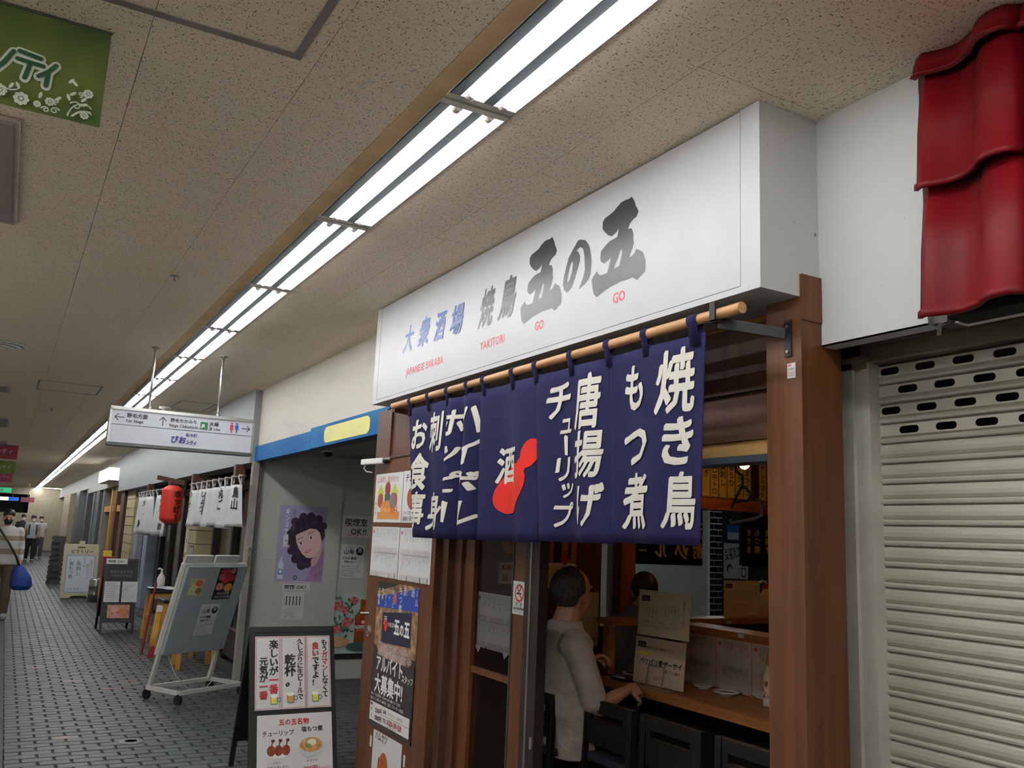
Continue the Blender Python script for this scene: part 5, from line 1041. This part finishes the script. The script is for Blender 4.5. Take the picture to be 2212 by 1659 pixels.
for c in ((.765, -.008, 1.5, .085, -.9), (.768, .03, 1.0, .055, -2.2), (.775, -.008, 1.1, .06, -.7), (.778, -.006, .9, .05, -.4), (.745, .0, 2.2, .05, 2.6), (.70, -.006, 1.2, .05, -3.0), (.60, .03, -.5, .05, .6), (.735, .012, 2.9, .04, -2.8), (.79, .05, .2, .04, 3.0)): curl(*c)
for cx, cy, r in ((.762, .042, 2.0), (.772, .055, .7), (.738, .03, .8), (.695, .028, 1.4), (.625, .035, 1.1), (.640, .040, 2.1), (.764, .090, .9), (.773, .086, 2.4), (.802, .03, .5), (.80, .045, .9)): p.ell(cx, cy, .010, .0042, WB, 10, r)
p.build('lettering', bn)
for i, (x1, y, z0, z1, c, lb) in enumerate(((.07, 19.0, 2.56, 2.82, (140, 44, 70), 'pink hanging banner, nearest of the small banners on the left'), (.08, 24, 2.50, 2.78, (92, 118, 48), 'pale green hanging banner between two pink ones'), (.06, 29, 2.46, 2.74, (150, 62, 84), 'pink hanging banner, farthest of the small banners on the left'))):
    t = thing('hanging_banner', lb, 'banner', (-.2, y, z0)); MB().box(-.75, x1, y, y+.003, z0, z1).build('cloth', M('banner_%d' % i, c, .7, var=.1, scale=(5, 5, 5)), t); MB().tube([(-.75, y, z1), (x1, y, z1)], .006, 8).build('top_bar', P((90, 84, 80)), t)
    p = Print((-.75, y, z0), UC, VZ); p.text('ぴおシティ', .25, (z1-z0)*.42, .10, P((206, 190, 186))); p.build('lettering', t)
    for x in (-.6, x1-.1): MB().tube([(x, y, z1), (x, y, ZC)], .003, 6).build('wire', ALUD, t)
# ---- exit sign and lit sign at the far end
t = thing('exit_sign', 'small green lit exit sign far down the corridor', 'exit sign', (-.12, 40, 2.4)); MB().box(-.3, .12, 40, 40.08, 2.42, 2.62).build('box', WHITE, t); MB().box(-.28, .10, 39.985, 40, 2.44, 2.60).build('lit_face', M('exit_green', (30, 200, 130), .4, emit=.8), t)
p = Print((-.28, 39.985, 2.44), UC, VZ); p.rect(.02, .03, .12, .13, P((230, 240, 234))); p.text('非常口', .14, .05, .07, P((230, 240, 234))); p.build('lettering', t)
t = thing('lit_sign', 'white and blue lit sign board at the far end of the corridor', 'sign', (-.3, 44, 2.2)); MB().box(-1.2, .45, 44, 44.1, 2.18, 2.34).build('box', ALUD, t); MB().box(-1.19, .05, 43.99, 44, 2.19, 2.33).build('white_face', LITBOX, t); MB().box(.06, .44, 43.99, 44, 2.19, 2.33).build('blue_face', M('lit_blue', (30, 90, 200), .4, emit=.9), t)
MB().tube([(-1.0, 44.05, 2.34), (-1.0, 44.05, ZC)], .01, 8).build('hanging_rod', ALUD, t); MB().tube([(.2, 44.05, 2.34), (.2, 44.05, ZC)], .01, 8).build('hanging_rod', ALUD, t)
t = thing('lit_sign', 'pink sign board right of the blue lit sign', 'sign', (.75, 42, 2.1)); MB().box(.5, 1.0, 42, 42.06, 2.12, 2.32).build('box', P((150, 84, 92)), t); MB().tube([(.75, 42.03, 2.32), (.75, 42.03, ZC)], .01, 8).build('hanging_rod', ALUD, t)
t = copy_tree(fx, None, (.0, 0, 0), math.pi/2, 'fluorescent ceiling light set crosswise at the far end'); t.location = (2.6, 46, 0)
# ================================================================== THE NEIGHBOURING SHOP
nb = thing('wall_neighbour', None, None, (2.4, 15, 0), kind='structure')
DG = M('dark_glass', (24, 24, 26), .12, var=.1); SASH = M('dark_sash', (52, 46, 42), .5)
MB().box(2.42, 2.5, 9.02, 20.9, 0, 2.3).build('glass_wall', DG, nb)
for y in (9.9, 10.8, 11.9, 14.3, 15.3, 16.3): MB().box(2.37, 2.42, y, y+.09, 0, 2.3).build('door_stile', SASH, nb)
MB().box(2.37, 2.42, 9.02, 17.0, .05, .35).build('kick_board', SASH, nb); MB().box(2.37, 2.42, 9.02, 17.0, 1.92, 2.02).build('transom', SASH, nb)
for r in range(12): MB().box(2.22, 2.42, 12.25, 13.05, .005+r*.178, .172+r*.178).build('stone_block', M('beige_block', (168, 156, 118), .7, var=.06), nb)
MB().box(2.24, 2.42, 12.27, 13.03, 0, 2.13).build('pier_core', M('pier_joint', (110, 102, 84), .8), nb)
MB().box(2.25, 2.45, 17.0, 18.9, 0, 2.14).build('grey_blue_door', M('grey_blue_paint', (138, 146, 164), .5), nb); MB().box(2.24, 2.25, 17.5, 18.3, .5, 1.75).build('door_window', M('door_slot', (56, 62, 78), .3), nb)
for k in range(6): MB().box(2.235, 2.24, 17.56+k*.12, 17.60+k*.12, .5, 1.75).build('window_bar', M('grey_blue_paint', (138, 146, 164), .5), nb)
for r in range(12): MB().box(2.2, 2.4, 18.9, 20.2, .005+r*.178, .172+r*.178).build('stone_block', M('beige_block', (168, 156, 118), .7, var=.06), nb)
for y in (9.35, 11.75, 13.6, 15.8): MB().box(2.02, 2.12, y, y+.10, 1.93, 2.135).build('hanger_post', W_RED, nb)
MB().bar((2.0, 12.1, 2.02), (1.72, 12.6, 2.10), .06, .03, side=(0, 0, 1)).build('lantern_bracket', W_DARK, nb)
MB().bar((2.34, 9.2, 0), (2.34, 9.2, 2.1), .03, .03).build('black_post', BLACK, nb)
# glowing bars stand in for inside lights reflected in the near window
for k, y in enumerate((9.3, 9.62)): tag(MB().box(2.405, 2.415, y, y+.22, 2.0, 2.03).build('window_reflection', LITBOX), ('small glowing bar standing for a lamp reflected in the near window of the neighbouring shop', 'small glowing bar standing for a second lamp reflected in the neighbouring window')[k], 'lamp')
def white_noren(label, ya, yb, z0, z1, nl, texts, seed, x=2.0):
    t = thing('noren_curtain', label, 'curtain', (x, (ya+yb)/2, z0)); n = 6 if yb-ya > 2 else 4; A = .06
    f = lambda y, z: x+A*(.3+.7*(z1-z)/(z1-z0))*math.sin((y-ya)/(yb-ya)*2*math.pi*n+seed+.6*math.sin(3*y)+.5*(z1-z))
    MB().grid(lambda u, v: (f(ya+(yb-ya)*u, z0+(z1-z0)*v), ya+(yb-ya)*u-.0*v, z0+(z1-z0)*v+.012*math.sin(u*19+seed)*(1-v)), 72, 10).build('cloth_panel', WCLOTH, t, smooth=True, solid=.003)
    for k in range(nl):
        y = ya+.03+(yb-ya-.06)*k/(nl-1); MB().tube([(f(y, z1), y, z1-.02), (x-.012, y, z1+.06), (x-.012, y, z1+.095), (x+.012, y, z1+.095), (x+.012, y, z1+.02)], .009, 6).build('hanging_loop', WCLOTH, t)
    MB().tube([(x, ya-.15, z1+.078), (x, yb+.15, z1+.078)], .014, 10).build('rod', W_DARK, t)
    mb = MB()
    for s_, yc, zt, sz in texts:
        vs, fs = text2d(s_, -yc, zt, sz, vertical=True, bold=.025, sx=.9); vs, fs = slice2d(vs, fs, .03); mb.add([(f(-a, b)-.006-.0001*k, -a, b) for a, b, k in vs], fs, INKK)
    mb.build('lettering', None, t); return t
white_noren('white shop curtain with black brush writing beside the red lantern', 8.98, 11.62, 1.485, 1.915, 9, [(tx, 9.14+.29*k, 1.90-.02*(k % 2), sz) for k, (tx, sz) in enumerate((('鳥山', .12), ('一場', .12), ('丸ご', .12), ('とり', .10), ('うまい', .09), ('居酒屋', .09), ('しょう', .085), ('角煮', .10), ('りんご', .085)))], .4)
white_noren('white shop curtain with a black bottle print left of the red lantern', 14.95, 16.65, 1.31, 1.915, 6, [('大', 15.9, 1.88, .12), ('人', 15.85, 1.76, .14), ('●', 16.0, 1.56, .16)], 1.7)
white_noren('narrow white shop curtain partly behind the red lantern', 13.4, 14.6, 1.32, 1.915, 3, [('酒', 13.75, 1.5, .1)], 2.9)
ln = thing('paper_lantern', 'red paper lantern with black writing under the grey fascia', 'lantern', (1.88, 12.3, 1.49))
pr = []
for k in range(41):
    t_ = k/40; r = .135*min(1, (1-abs(2*t_-1)**5)**.5+.12) if 0 < k < 40 else .06; pr.append((max(.055, min(.14, r))+.0022*math.cos(k*math.pi), .50*t_))
MB().lathe(pr, (1.88, 12.3, 1.493), 36).build('paper_shade', M('lantern_red', (206, 52, 34), .6, var=.05), ln, smooth=True); MB().lathe([(.058, -.012), (.062, -.012), (.062, .012), (.058, .012)], (1.88, 12.3, 1.493), 24).build('bottom_ring', BLACK, ln); MB().lathe([(.062, -.012), (.062, .012), (0, .012)], (1.88, 12.3, 1.993), 24).build('top_ring', BLACK, ln); MB().tube([(1.88, 12.3, 2.0), (1.86, 12.3, 2.08)], .004, 6).build('hanging_wire', BLACK, ln)
mb = MB(); 
for ang in (math.radians(-72), math.radians(-190)):
    vs, fs = text2d('ホッピー', 0, .44, .10, vertical=True, bold=.05); vs, fs = slice2d(vs, fs, .015); mb.add([(1.88+(.1425+.0001*k)*math.cos(ang+a/.14), 12.3+(.1425+.0001*k)*math.sin(ang+a/.14), 1.493+b) for a, b, k in vs], fs, INKK)
mb.build('lettering', None, ln)
for lb, ya, yb, z0, z1, m, tx in (('narrow white plate on the beige stone pier', 13.0, 12.8, 1.12, 1.43, PAPER, '営業中'), ('small black and white poster on the beige stone pier', 12.62, 12.3, 1.08, 1.22, P((40, 40, 42)), '')):
    t, p = sheet('notice_sheet', lb, 'notice', (2.219, ya, z0), UF, VZ, ya-yb, z1-z0, m)
    if tx: p.text(tx, (ya-yb)/2, z1-z0-.02, .085, INKK, vertical=True)
    else:
        for k in range(4): p.rect(.02+.07*k, .02, .06+.07*k, .12, P((200, 200, 198)))
    p.build('print', t)
# ---- the wheeled board
wb = thing('wheeled_board', 'white tilted notice board on casters in the corridor', 'notice board', (1.5, 8.4, 0))
Lv = Vector((.8713, .4907, 0)); Nv = Vector((.4907, -.8713, 0)); B0 = Vector((1.246, 8.40, .1)); Vv = Vector((.147, -.261, 1.0)); Vn = Vv.normalized(); BN = Lv.cross(Vn)
bp = lambda u, v, n=0: B0+Lv*u+Vv*v+BN*n
WPNT = M('white_frame', (192, 192, 186), .45, var=.03)
fl_, fr_, bl_, br_ = Vector((1.446, 8.04, .1)), Vector((1.446, 8.04, .1))+Lv*.68, B0.copy(), B0+Lv*.68
for a, b in ((fl_, bl_), (fr_, br_), (fl_, fr_), (bl_, br_)): MB().bar(a, b, .032, .03, side=(0, 0, 1)).build('base_bar', WPNT, wb)
for u in (.02, .66): MB().bar(bp(u, 0), bp(u, 1.0), .032, .032, side=Lv).build('upright', WPNT, wb)
for c in (fl_, fr_, bl_, br_):
    q = MB().tube([c+Vector((0, 0, -.055))-Lv*.012, c+Vector((0, 0, -.055))+Lv*.012], .042, 16).build('caster_wheel', BLACK, wb); MB().bar(c+Vector((0, 0, -.055)), c+Vector((0, 0, -.01)), .034, .012, side=Lv).build('caster_fork', BLACKM, q)
BG = M('board_face', (154, 164, 170), .45, var=.02, scale=(2, 2, 2)); vl = Vv.length
def slab(u0, u1, v0, v1, n0, n1): 
    return MB().add([bp(u, v, n) for n in (n0, n1) for u, v in ((u0, v0), (u1, v0), (u1, v1), (u0, v1))], [(3,2,1,0),(4,5,6,7),(0,1,5,4),(1,2,6,5),(2,3,7,6),(3,0,4,7)])
slab(.02, .695, .285, 1.05, .012, .040).build('face_panel', BG, wb, bevel=.006); slab(-.012, .70, .27, 1.065, -.035, .0).build('back_panel', WPNT, wb, bevel=.008); slab(.0, .69, .28, 1.06, .0, .013).build('middle_rim', WPNT, wb); slab(.0, .30, 1.066, 1.13, -.03, -.005).build('top_lip', WPNT, wb); slab(.33, .60, 1.066, 1.13, -.03, -.005).build('top_lip', WPNT, wb)
MB().tube([bp(.12, .26), bp(.2, .12, .05), bp(.33, .0, .12), bp(.5, -.02, .15), bp(.62, .04, .1)], .004, 6).build('power_cord', WPNT, wb)
def bsheet(label, u0, u1, v0, v1, mat, name='board_photo', cat='photo'): return sheet(name, label, cat, bp(u0, v0, .0405), Lv, Vn, u1-u0, (v1-v0)*vl, mat)
t, p = bsheet('small food photo on the wheeled board', .085, .235, .80, .945, M('photo_salad', (190, 150, 96), .4, col2=(206, 216, 170), scale=(20, 20, 20))); p.ell(.05, .05, .05, .045, P((206, 210, 176))); p.ell(.1, .11, .04, .03, P((206, 100, 60))); p.ell(.11, .04, .035, .03, P((150, 110, 60))); p.build('print', t)
t, p = bsheet('colourful sashimi photo on the wheeled board, upper right', .37, .575, .755, 1.035, P((36, 34, 36)))
for cx, cy, r, c in ((.05, .12, .045, (206, 130, 120)), (.15, .11, .05, (222, 150, 60)), (.1, .19, .05, (190, 50, 60)), (.16, .2, .04, (170, 40, 50)), (.05, .21, .04, (180, 90, 100)), (.1, .25, .045, (120, 90, 60)), (.05, .26, .03, (140, 60, 60)), (.16, .265, .03, (170, 120, 110))): p.ell(cx, cy, r*.95, r*.8, M('sash_%d' % int(c[0]+c[1]), c, .4, var=.15, scale=(40, 40, 40)))
p.text('本日の特選', .04, .045, .028, P((226, 222, 214))); p.text('おまかせ三点盛', .02, .015, .025, P((226, 222, 214))); p.build('print', t)
t, p = bsheet('staff wanted notice with round crest on the wheeled board', .285, .49, .44, .715, PAPER, 'notice_sheet', 'notice'); yamakado(p, .205, .275*vl, 15); p.build('print', t)
# ---- stools by the neighbour
def make_stool():
    t = thing('wooden_stool', '', 'stool'); a = .15
    for sx in (-1, 1):
        for sy in (-1, 1): MB().bar((sx*(a+.03), sy*(a+.03), 0), (sx*a, sy*a, .60), .045, .04, side=(1, 0, 0)).build('leg', W_YEL, t, bevel=.003)
    for sx in (-1, 1): MB().box(sx*a-.015, sx*a+.015, -a, a, .53, .60).build('apron', W_YEL, t); MB().box(-a, a, sx*a-.015, sx*a+.015, .53, .60).build('apron', W_YEL, t); MB().box(sx*(a+.01)-.012, sx*(a+.01)+.012, -a, a, .28, .32).build('stretcher', W_YEL, t)
    MB().box(-a-.04, a+.04, -a-.04, a+.04, .60, .645).build('seat_pad', M('black_vinyl', (36, 34, 38), .35), t, bevel=.015)
    return t
st = make_stool(); st.location = (1.93, 12.55, 0); st['label'] = 'yellow wooden stool with black seat carrying the spray bottle'; st['group'] = 'wooden stools outside the neighbouring shop'
copy_tree(st, None, (1.86, 11.05, 0), .05, 'yellow wooden stool with black seat behind the red stick'); copy_tree(st, None, (1.94, 10.15, 0), -.04, 'yellow wooden stool mostly hidden behind the wheeled board')
tw = thing('towel', 'white cloth folded on the stool under the spray bottle', 'cloth', (1.9, 12.5, .645)); MB().grid(lambda u, v: (1.74+.36*u, 12.36+.3*v, .650+.012*math.sin(u*7)*math.sin(v*5+1)+.014), 16, 12).build('cloth', WCLOTH, tw, smooth=True, solid=.008)
t = thing('spray_bottle', 'white spray bottle standing on the stool', 'bottle', (1.88, 12.5, .66)); MB().lathe([(.045, .018), (.05, .025), (.05, .12), (.035, .16), (.016, .185), (.016, .20)], (1.88, 12.5, .665), 18).build('body', WHITE, t, smooth=True); MB().tube([(1.88, 12.5, .865), (1.88, 12.5, .90), (1.85, 12.5, .915), (1.83, 12.5, .90)], [.014, .014, .012, .008], 8).build('spray_head', WHITE, t)
tag(MB().tube([(1.556, 11.2, .0), (1.605, 11.25, .42), (1.652, 11.3, .80)], [.014, .016, .012], 8).build('red_stick', M('red_lacquer', (120, 28, 30), .4)), 'dark red stick leaning against the stools', 'stick')
t = thing('banner_pole', 'narrow yellow and red sign board leaning against the stool', 'sign board', (1.61, 10.85, 0)); MB().bar((1.600, 10.80, .02), (1.655, 10.88, .58), .065, .02, side=(1, 0, 0)).build('board', M('yellow_board', (206, 160, 40), .5, col2=(170, 70, 30), scale=(8, 8, 8), thr=(.4, .75)), t); MB().bar((1.600, 10.788, .02), (1.612, 10.802, .14), .066, .004, side=(1, 0, 0)).build('red_foot', P((150, 32, 36)), t); MB().bar((1.650, 10.862, .50), (1.656, 10.869, .58), .066, .006, side=(1, 0, 0)).build('white_tip', P((226, 222, 216)), t)
# ---- A boards
def a_board(name, label, x0, x1, yt, yf, yb, h, mat=BLACK, lift=.0, rz=0):
    t = thing(name, label, 'sign board', ((x0+x1)/2, (yf+yb)/2, 0))
    o = Vector((x0, yf, 0)); v = Vector((0, yt-yf, h)); vn = v.normalized(); n = Vector((1, 0, 0)).cross(vn)
    q = lambda u, w_, d=0: o+Vector((u, 0, 0))+vn*w_+n*d
    def sl(u0, u1, w0, w1, d0, d1): return MB().add([q(u, w_, d) for d in (d0, d1) for u, w_ in ((u0, w0), (u1, w0), (u1, w1), (u0, w1))], [(3,2,1,0),(4,5,6,7),(0,1,5,4),(1,2,6,5),(2,3,7,6),(3,0,4,7)])
    W_, H_ = x1-x0, v.length
    for u in (0, W_-.03): sl(u, u+.03, 0, H_, -.024, .006).build('front_leg', mat, t)
    for w0 in (lift, H_-.035): sl(.03, W_-.03, w0, w0+.035, -.024, .006).build('front_rail', mat, t)
    sl(.03, W_-.03, lift+.035, H_-.035, -.018, 0).build('front_panel', M('chalk_black', (28, 27, 27), .55, var=.1), t)
    for x in (x0+.015, x1-.015): MB().bar((x, yb, 0), (x, yt+.012, h*.985), .03, .024, side=(1, 0, 0)).build('rear_leg', mat, t)
    MB().bar(((x0+x1)/2, yb-(yb-yt)*.18, h*.18), ((x0+x1)/2, yt+.02, h*.96), W_-.06, .012, side=(1, 0, 0)).build('rear_panel', mat, t)
    return t, q, Vector((1, 0, 0)), vn, W_, H_
ab, q, U, V, W_, H_ = a_board('a_frame_board', 'black A-frame board with beer slogans nearest the camera', 1.425, 1.965, 5.75, 5.46, 5.995, .88)
RB = P((190, 70, 70)); BK = P((28, 26, 26)); RD = P((176, 34, 44)); MB().add([q(u, w_, d) for d in (.0, .006) for u, w_ in ((.0, .395), (W_, .395), (W_, .42), (.0, .42))], [(4,5,6,7),(0,1,5,4),(2,3,7,6)]).build('cross_rail', BLACK, ab)
def strip(label, u0, wd, cols, mug, tilt=0):
    t, p = sheet('slogan_strip', label, 'notice', q(u0, .425, .0065), U, V, wd, .44, PAPER); p.frame(.005, .005, wd-.005, .435, .003, RB)
    for parts, x, z, s in cols:
        for txt, m in parts: p.text(txt, x, z, s, m, vertical=True, nib=.05, pitch=.93); z -= s*.93*len(txt)
    x, z, s, c = mug
    p.poly([(x-s*.5, z), (x-s*.55, z+s*1.3), (x+s*.55, z+s*1.3), (x+s*.5, z)], P((60, 110, 130))); p.poly([(x-s*.40, z+s*.12), (x-s*.44, z+s*1.0), (x+s*.44, z+s*1.0), (x+s*.40, z+s*.12)], P(c)); p.ell(x, z+s*1.25, s*.58, s*.3, P((238, 238, 230)), 18); p.ring(x+s*.75, z+s*.65, s*.22, s*.34, P((60, 110, 130)), 18)
    for k in (-.2, .1): p.rect(x+s*k, z+s*.25, x+s*(k+.07), z+s*.8, P((190, 150, 40)))
    p.build('print', t)
strip('slogan strip in black and red brush writing, left of three on the A-frame board', .03, .158, [([('楽しいが', BK), ('一番', RD)], .115, .42, .058), ([('元気が', BK), ('一番', RD)], .052, .315, .054)], (.117, .03, .04, (226, 214, 90)))
strip('slogan strip with one big beer mug, middle of three on the A-frame board', .190, .158, [([('久しぶりに生ビールで', BK)], .122, .425, .040), ([('乾杯。', BK)], .058, .33, .072)], (.06, .035, .042, (216, 152, 50)))
strip('slogan strip in black and red brush writing, right of three on the A-frame board', .352, .158, [([('もう', BK), ('ガマン', RD), ('しなくて', BK)], .12, .42, .043), ([('良い', RD), ('ですよ!', BK)], .06, .40, .048)], (.055, .035, .04, (220, 214, 80)))
t, p = sheet('food_poster', 'white poster of two dishes low on the A-frame board', 'poster', q(.045, .01, .0065), U, V, .465, .385, PAPER)
p.text('五の五名物', .13, .325, .038, RD, bold=.035); p.text('チューリップ', .03, .265, .036, BK, bold=.02, sx=.9); p.text('塩もつ煮', .27, .28, .034, BK, bold=.03)
p.ell(.13, .165, .085, .04, P((206, 208, 210))); p.ell(.13, .17, .075, .032, P((232, 232, 230)))
for dx in (-.045, 0, .045): p.ell(.13+dx, .18, .026, .03, M('fried', (150, 66, 34), .4, col2=(110, 44, 24), scale=(60, 60, 60))); p.line(.13+dx, .20, .14+dx, .235, .009, P((120, 70, 50))); p.ell(.141+dx, .236, .012, .009, P((90, 40, 34)), 12)
p.ell(.33, .185, .08, .055, P((190, 196, 200))); p.ell(.33, .20, .07, .042, M('stew', (206, 168, 110), .4, col2=(180, 110, 60), scale=(40, 40, 40))); p.ell(.335, .215, .028, .02, P((222, 224, 206)), 14); p.ell(.31, .195, .018, .012, P((110, 130, 60)), 12)
p.text('ソースカツ', .06, .105, .017, BK); p.text('唐揚げ 選べます!', .06, .08, .017, BK); p.text('1個 90円', .04, .042, .034, RD, bold=.02); p.text('(税込99円)', .17, .044, .016, RD); p.text('おすすめ!', .30, .105, .017, BK); p.text('390円', .28, .055, .034, RD, bold=.02); p.text('(税込429円)', .365, .058, .016, RD); p.build('print', t)
ab2, q, U, V, W_, H_ = a_board('a_frame_board', 'black A-frame chalkboard with two paper sheets and a food photo', 1.285, 1.715, 13.55, 13.3, 13.95, .985, lift=.15)
t, p = sheet('notice_sheet', 'small smoking OK paper on top of the black chalkboard', 'notice', q(.015, H_-.075, .0065), U, V, .27, .075, PAPER); p.text('喫煙 OK!', .02, .02, .04, INKK, bold=.02, sx=1.3); p.build('print', t)
p = Print(q(0, 0, .0005), U, V); CH = P((120, 118, 112)); p.text('本日のおすすめ', .07, H_-.20, .05, CH, sx=.85); p.text('TODAY MENU', .09, H_-.25, .04, CH); p.build('chalk_writing', ab2)
for k, u in enumerate((.02, .245)):
    t, p = sheet('menu_sheet', ('left', 'right')[k]+' of two handwritten sheets on the black chalkboard', 'menu', q(u, .42, .0065), U, V, .195, .28, M('grey_paper', (196, 200, 206), .6)); rows(p, .015, .02, .18, .26, 9, P((110, 112, 120)), 30+k); p.build('print', t)
t, p = sheet('board_photo', 'food photo at the bottom of the black chalkboard', 'photo', q(.08, .205, .0065), U, V, .28, .18, M('photo_meat', (150, 90, 60), .4, col2=(200, 150, 130), scale=(16, 16, 16))); p.ell(.2, .08, .05, .05, P((190, 110, 60))); p.ell(.09, .11, .05, .03, P((206, 150, 140))); p.build('print', t)
# ---- beige board, keg, chalkboard farther on
BEI = M('beige_board', (196, 184, 156), .6, var=.05)
bo = thing('beige_sign_board', 'beige plastic stand sign with handwritten menu beside the metal keg', 'sign board', (1.4, 19.35, 0))
o = Vector((1.10, 19.25, 0)); v = Vector((-.02, .18, 1.09)); vn = v.normalized(); U = Vector((1, 0, 0)); n = U.cross(vn); qb = lambda u, w_, d=0: o+U*u+vn*w_+n*d
vs, fs = poly2d([(0, 0), (.16, 0), (.20, .05), (.45, .05), (.49, 0), (.62, 0), (.62, .98), (.60, 1.03), (.36, 1.03), (.36, 1.10), (.26, 1.10), (.26, 1.03), (.0, 1.03)], [[(.24, .955), (.24, .985), (.38, .985), (.38, .955)]])
k_ = len(vs); MB().add([qb(a, b, .02) for a, b in vs]+[qb(a, b, -.02) for a, b in vs], fs+[tuple(reversed([i+k_ for i in f])) for f in fs]+[(i, i+k_, (i+1) % 13+k_, (i+1) % 13) for i in range(13)]).build('front_panel', BEI, bo)
MB().bar((1.41, 19.75, 0), (1.40, 19.5, 1.02), .58, .03, side=(1, 0, 0)).build('rear_panel', BEI, bo)
p = Print(qb(0, 0, .02), U, vn); p.text('ビクトリー', .12, .86, .085, P((60, 50, 40)), bold=.02, sx=.95); p.rect(.05, .10, .57, .83, P((176, 190, 206))); p.rect(.06, .11, .56, .82, P((70, 110, 150))); p.rect(.068, .118, .552, .812, P((206, 212, 220)))
p.text('。塩もつ煮', .15, .79, .085, INKK, vertical=True); p.text('。馬刺し', .28, .79, .09, INKK, vertical=True); p.text('おすすめ', .38, .79, .05, P((120, 120, 130)), vertical=True); p.text('豚肉とニラの', .44, .66, .05, P((180, 80, 90)), vertical=True); p.text('国産牛のタレ', .50, .74, .055, P((170, 60, 70)), vertical=True); p.text('ビクトリー', .10, .15, .055, INKK); p.build('lettering', bo)
kg = thing('beer_keg', 'small metal beer keg before the beige sign board', 'keg', (1.64, 18.5, 0)); r = .115
MB().lathe([(r*.9, 0), (r, .02), (r, .12), (r*1.04, .135), (r, .15), (r, .27), (r*1.04, .285), (r, .30), (r, .40), (r*.9, .42), (r*.85, .40), (0, .39)], (1.64, 18.5, 0), 28).build('barrel', STEEL, kg, smooth=True); MB().lathe([(.03, .39), (.03, .42), (0, .42)], (1.64, 18.5, 0), 14).build('valve', ALUD, kg)
t = thing('red_box_sign', 'red and yellow upright sign box behind the black chalkboard', 'sign box', (1.62, 16.6, 0)); MB().box(1.53, 1.72, 16.5, 16.75, .01, .90).build('box', M('red_box', (150, 34, 34), .5), t); MB().box(1.528, 1.531, 16.52, 16.7, .25, .55).build('yellow_panel', P((220, 170, 40)), t)
tag(MB().box(1.53, 1.66, 16.55, 16.68, .905, 1.0).build('yellow_tag', P((226, 206, 60))), 'bright yellow price card on top of the red sign box', 'card')
cbd = thing('chalkboard', 'dark chalkboard with coloured lights far down the corridor', 'sign board', (1.16, 23.6, 0))
MB().bar((1.16, 23.45, 0), (1.19, 23.7, 1.09), .30, .03, side=(1, 0, 0)).build('panel', M('chalk_black', (28, 27, 27), .55, var=.1), cbd)
for k in range(18):
    a = k/18; u = (-.14 if k % 2 else .14); MB().ell((1.16+.03*a+u, 23.42+.25*a, .05+1.0*a), (.012, .012, .012), 8, 6).build('bulb', P(random.choice([(226, 220, 190), (206, 120, 130), (150, 200, 150)]), .3), cbd)
for k in range(7): MB().bar((1.06, 23.443+.03*k, .14+.13*k), (1.16+random.uniform(.02, .1), 23.443+.03*k, .14+.13*k), .05, .004, side=(0, 0, 1)).build('chalk_line', P((40, 41, 41)), cbd)
# ---- far shops on the right
fs_ = thing('wall_right_shops', None, None, (2.3, 30, 0), kind='structure')
MB().box(2.35, 2.45, 20.2, 47, 0, 2.5).build('dark_front', M('far_dark', (40, 40, 42), .5), fs_)
for y0, y1, x, m in ((20.3, 20.9, 2.15, W_DARK), (22.3, 22.8, 2.2, W_OAK), (23.3, 23.55, 2.2, W_YEL), (25.2, 25.5, 2.18, ALUD), (26.2, 27.2, 2.15, M('slate_panel', (84, 90, 98), .5)), (28.0, 28.5, 2.18, STEEL), (30.5, 31.0, 2.18, M('slate_panel', (84, 90, 98), .5)), (33, 34.6, 2.1, STEEL), (37, 41, 2.05, M('beige_tile_wall', (176, 168, 144), .5, var=.05))):
    MB().box(x, 2.4, y0, y1, 0, 2.45).build('front_post', m, fs_)
MB().box(2.22, 2.26, 20.9, 25.2, 1.72, 1.86).build('door_head', W_YEL, fs_)
MB().box(2.28, 2.3, 23.7, 24.1, .1, 1.70).build('lit_door_pane', M('lit_pane', (255, 236, 200), .4, emit=.9), fs_)
t = thing('lit_sign', 'white glowing box sign projecting from the far shop front', 'sign', (2.0, 22.4, 2.37)); MB().box(1.93, 2.14, 21.7, 24.3, 2.40, 2.70).build('case', ALU, t); MB().box(1.925, 1.93, 21.72, 24.28, 2.41, 2.69).build('lit_face', LITBOX, t); MB().box(1.935, 2.13, 21.695, 21.70, 2.41, 2.69).build('lit_end', LITBOX, t)
for o in list(bpy.data.objects):
    if o.users == 0: bpy.data.objects.remove(o)
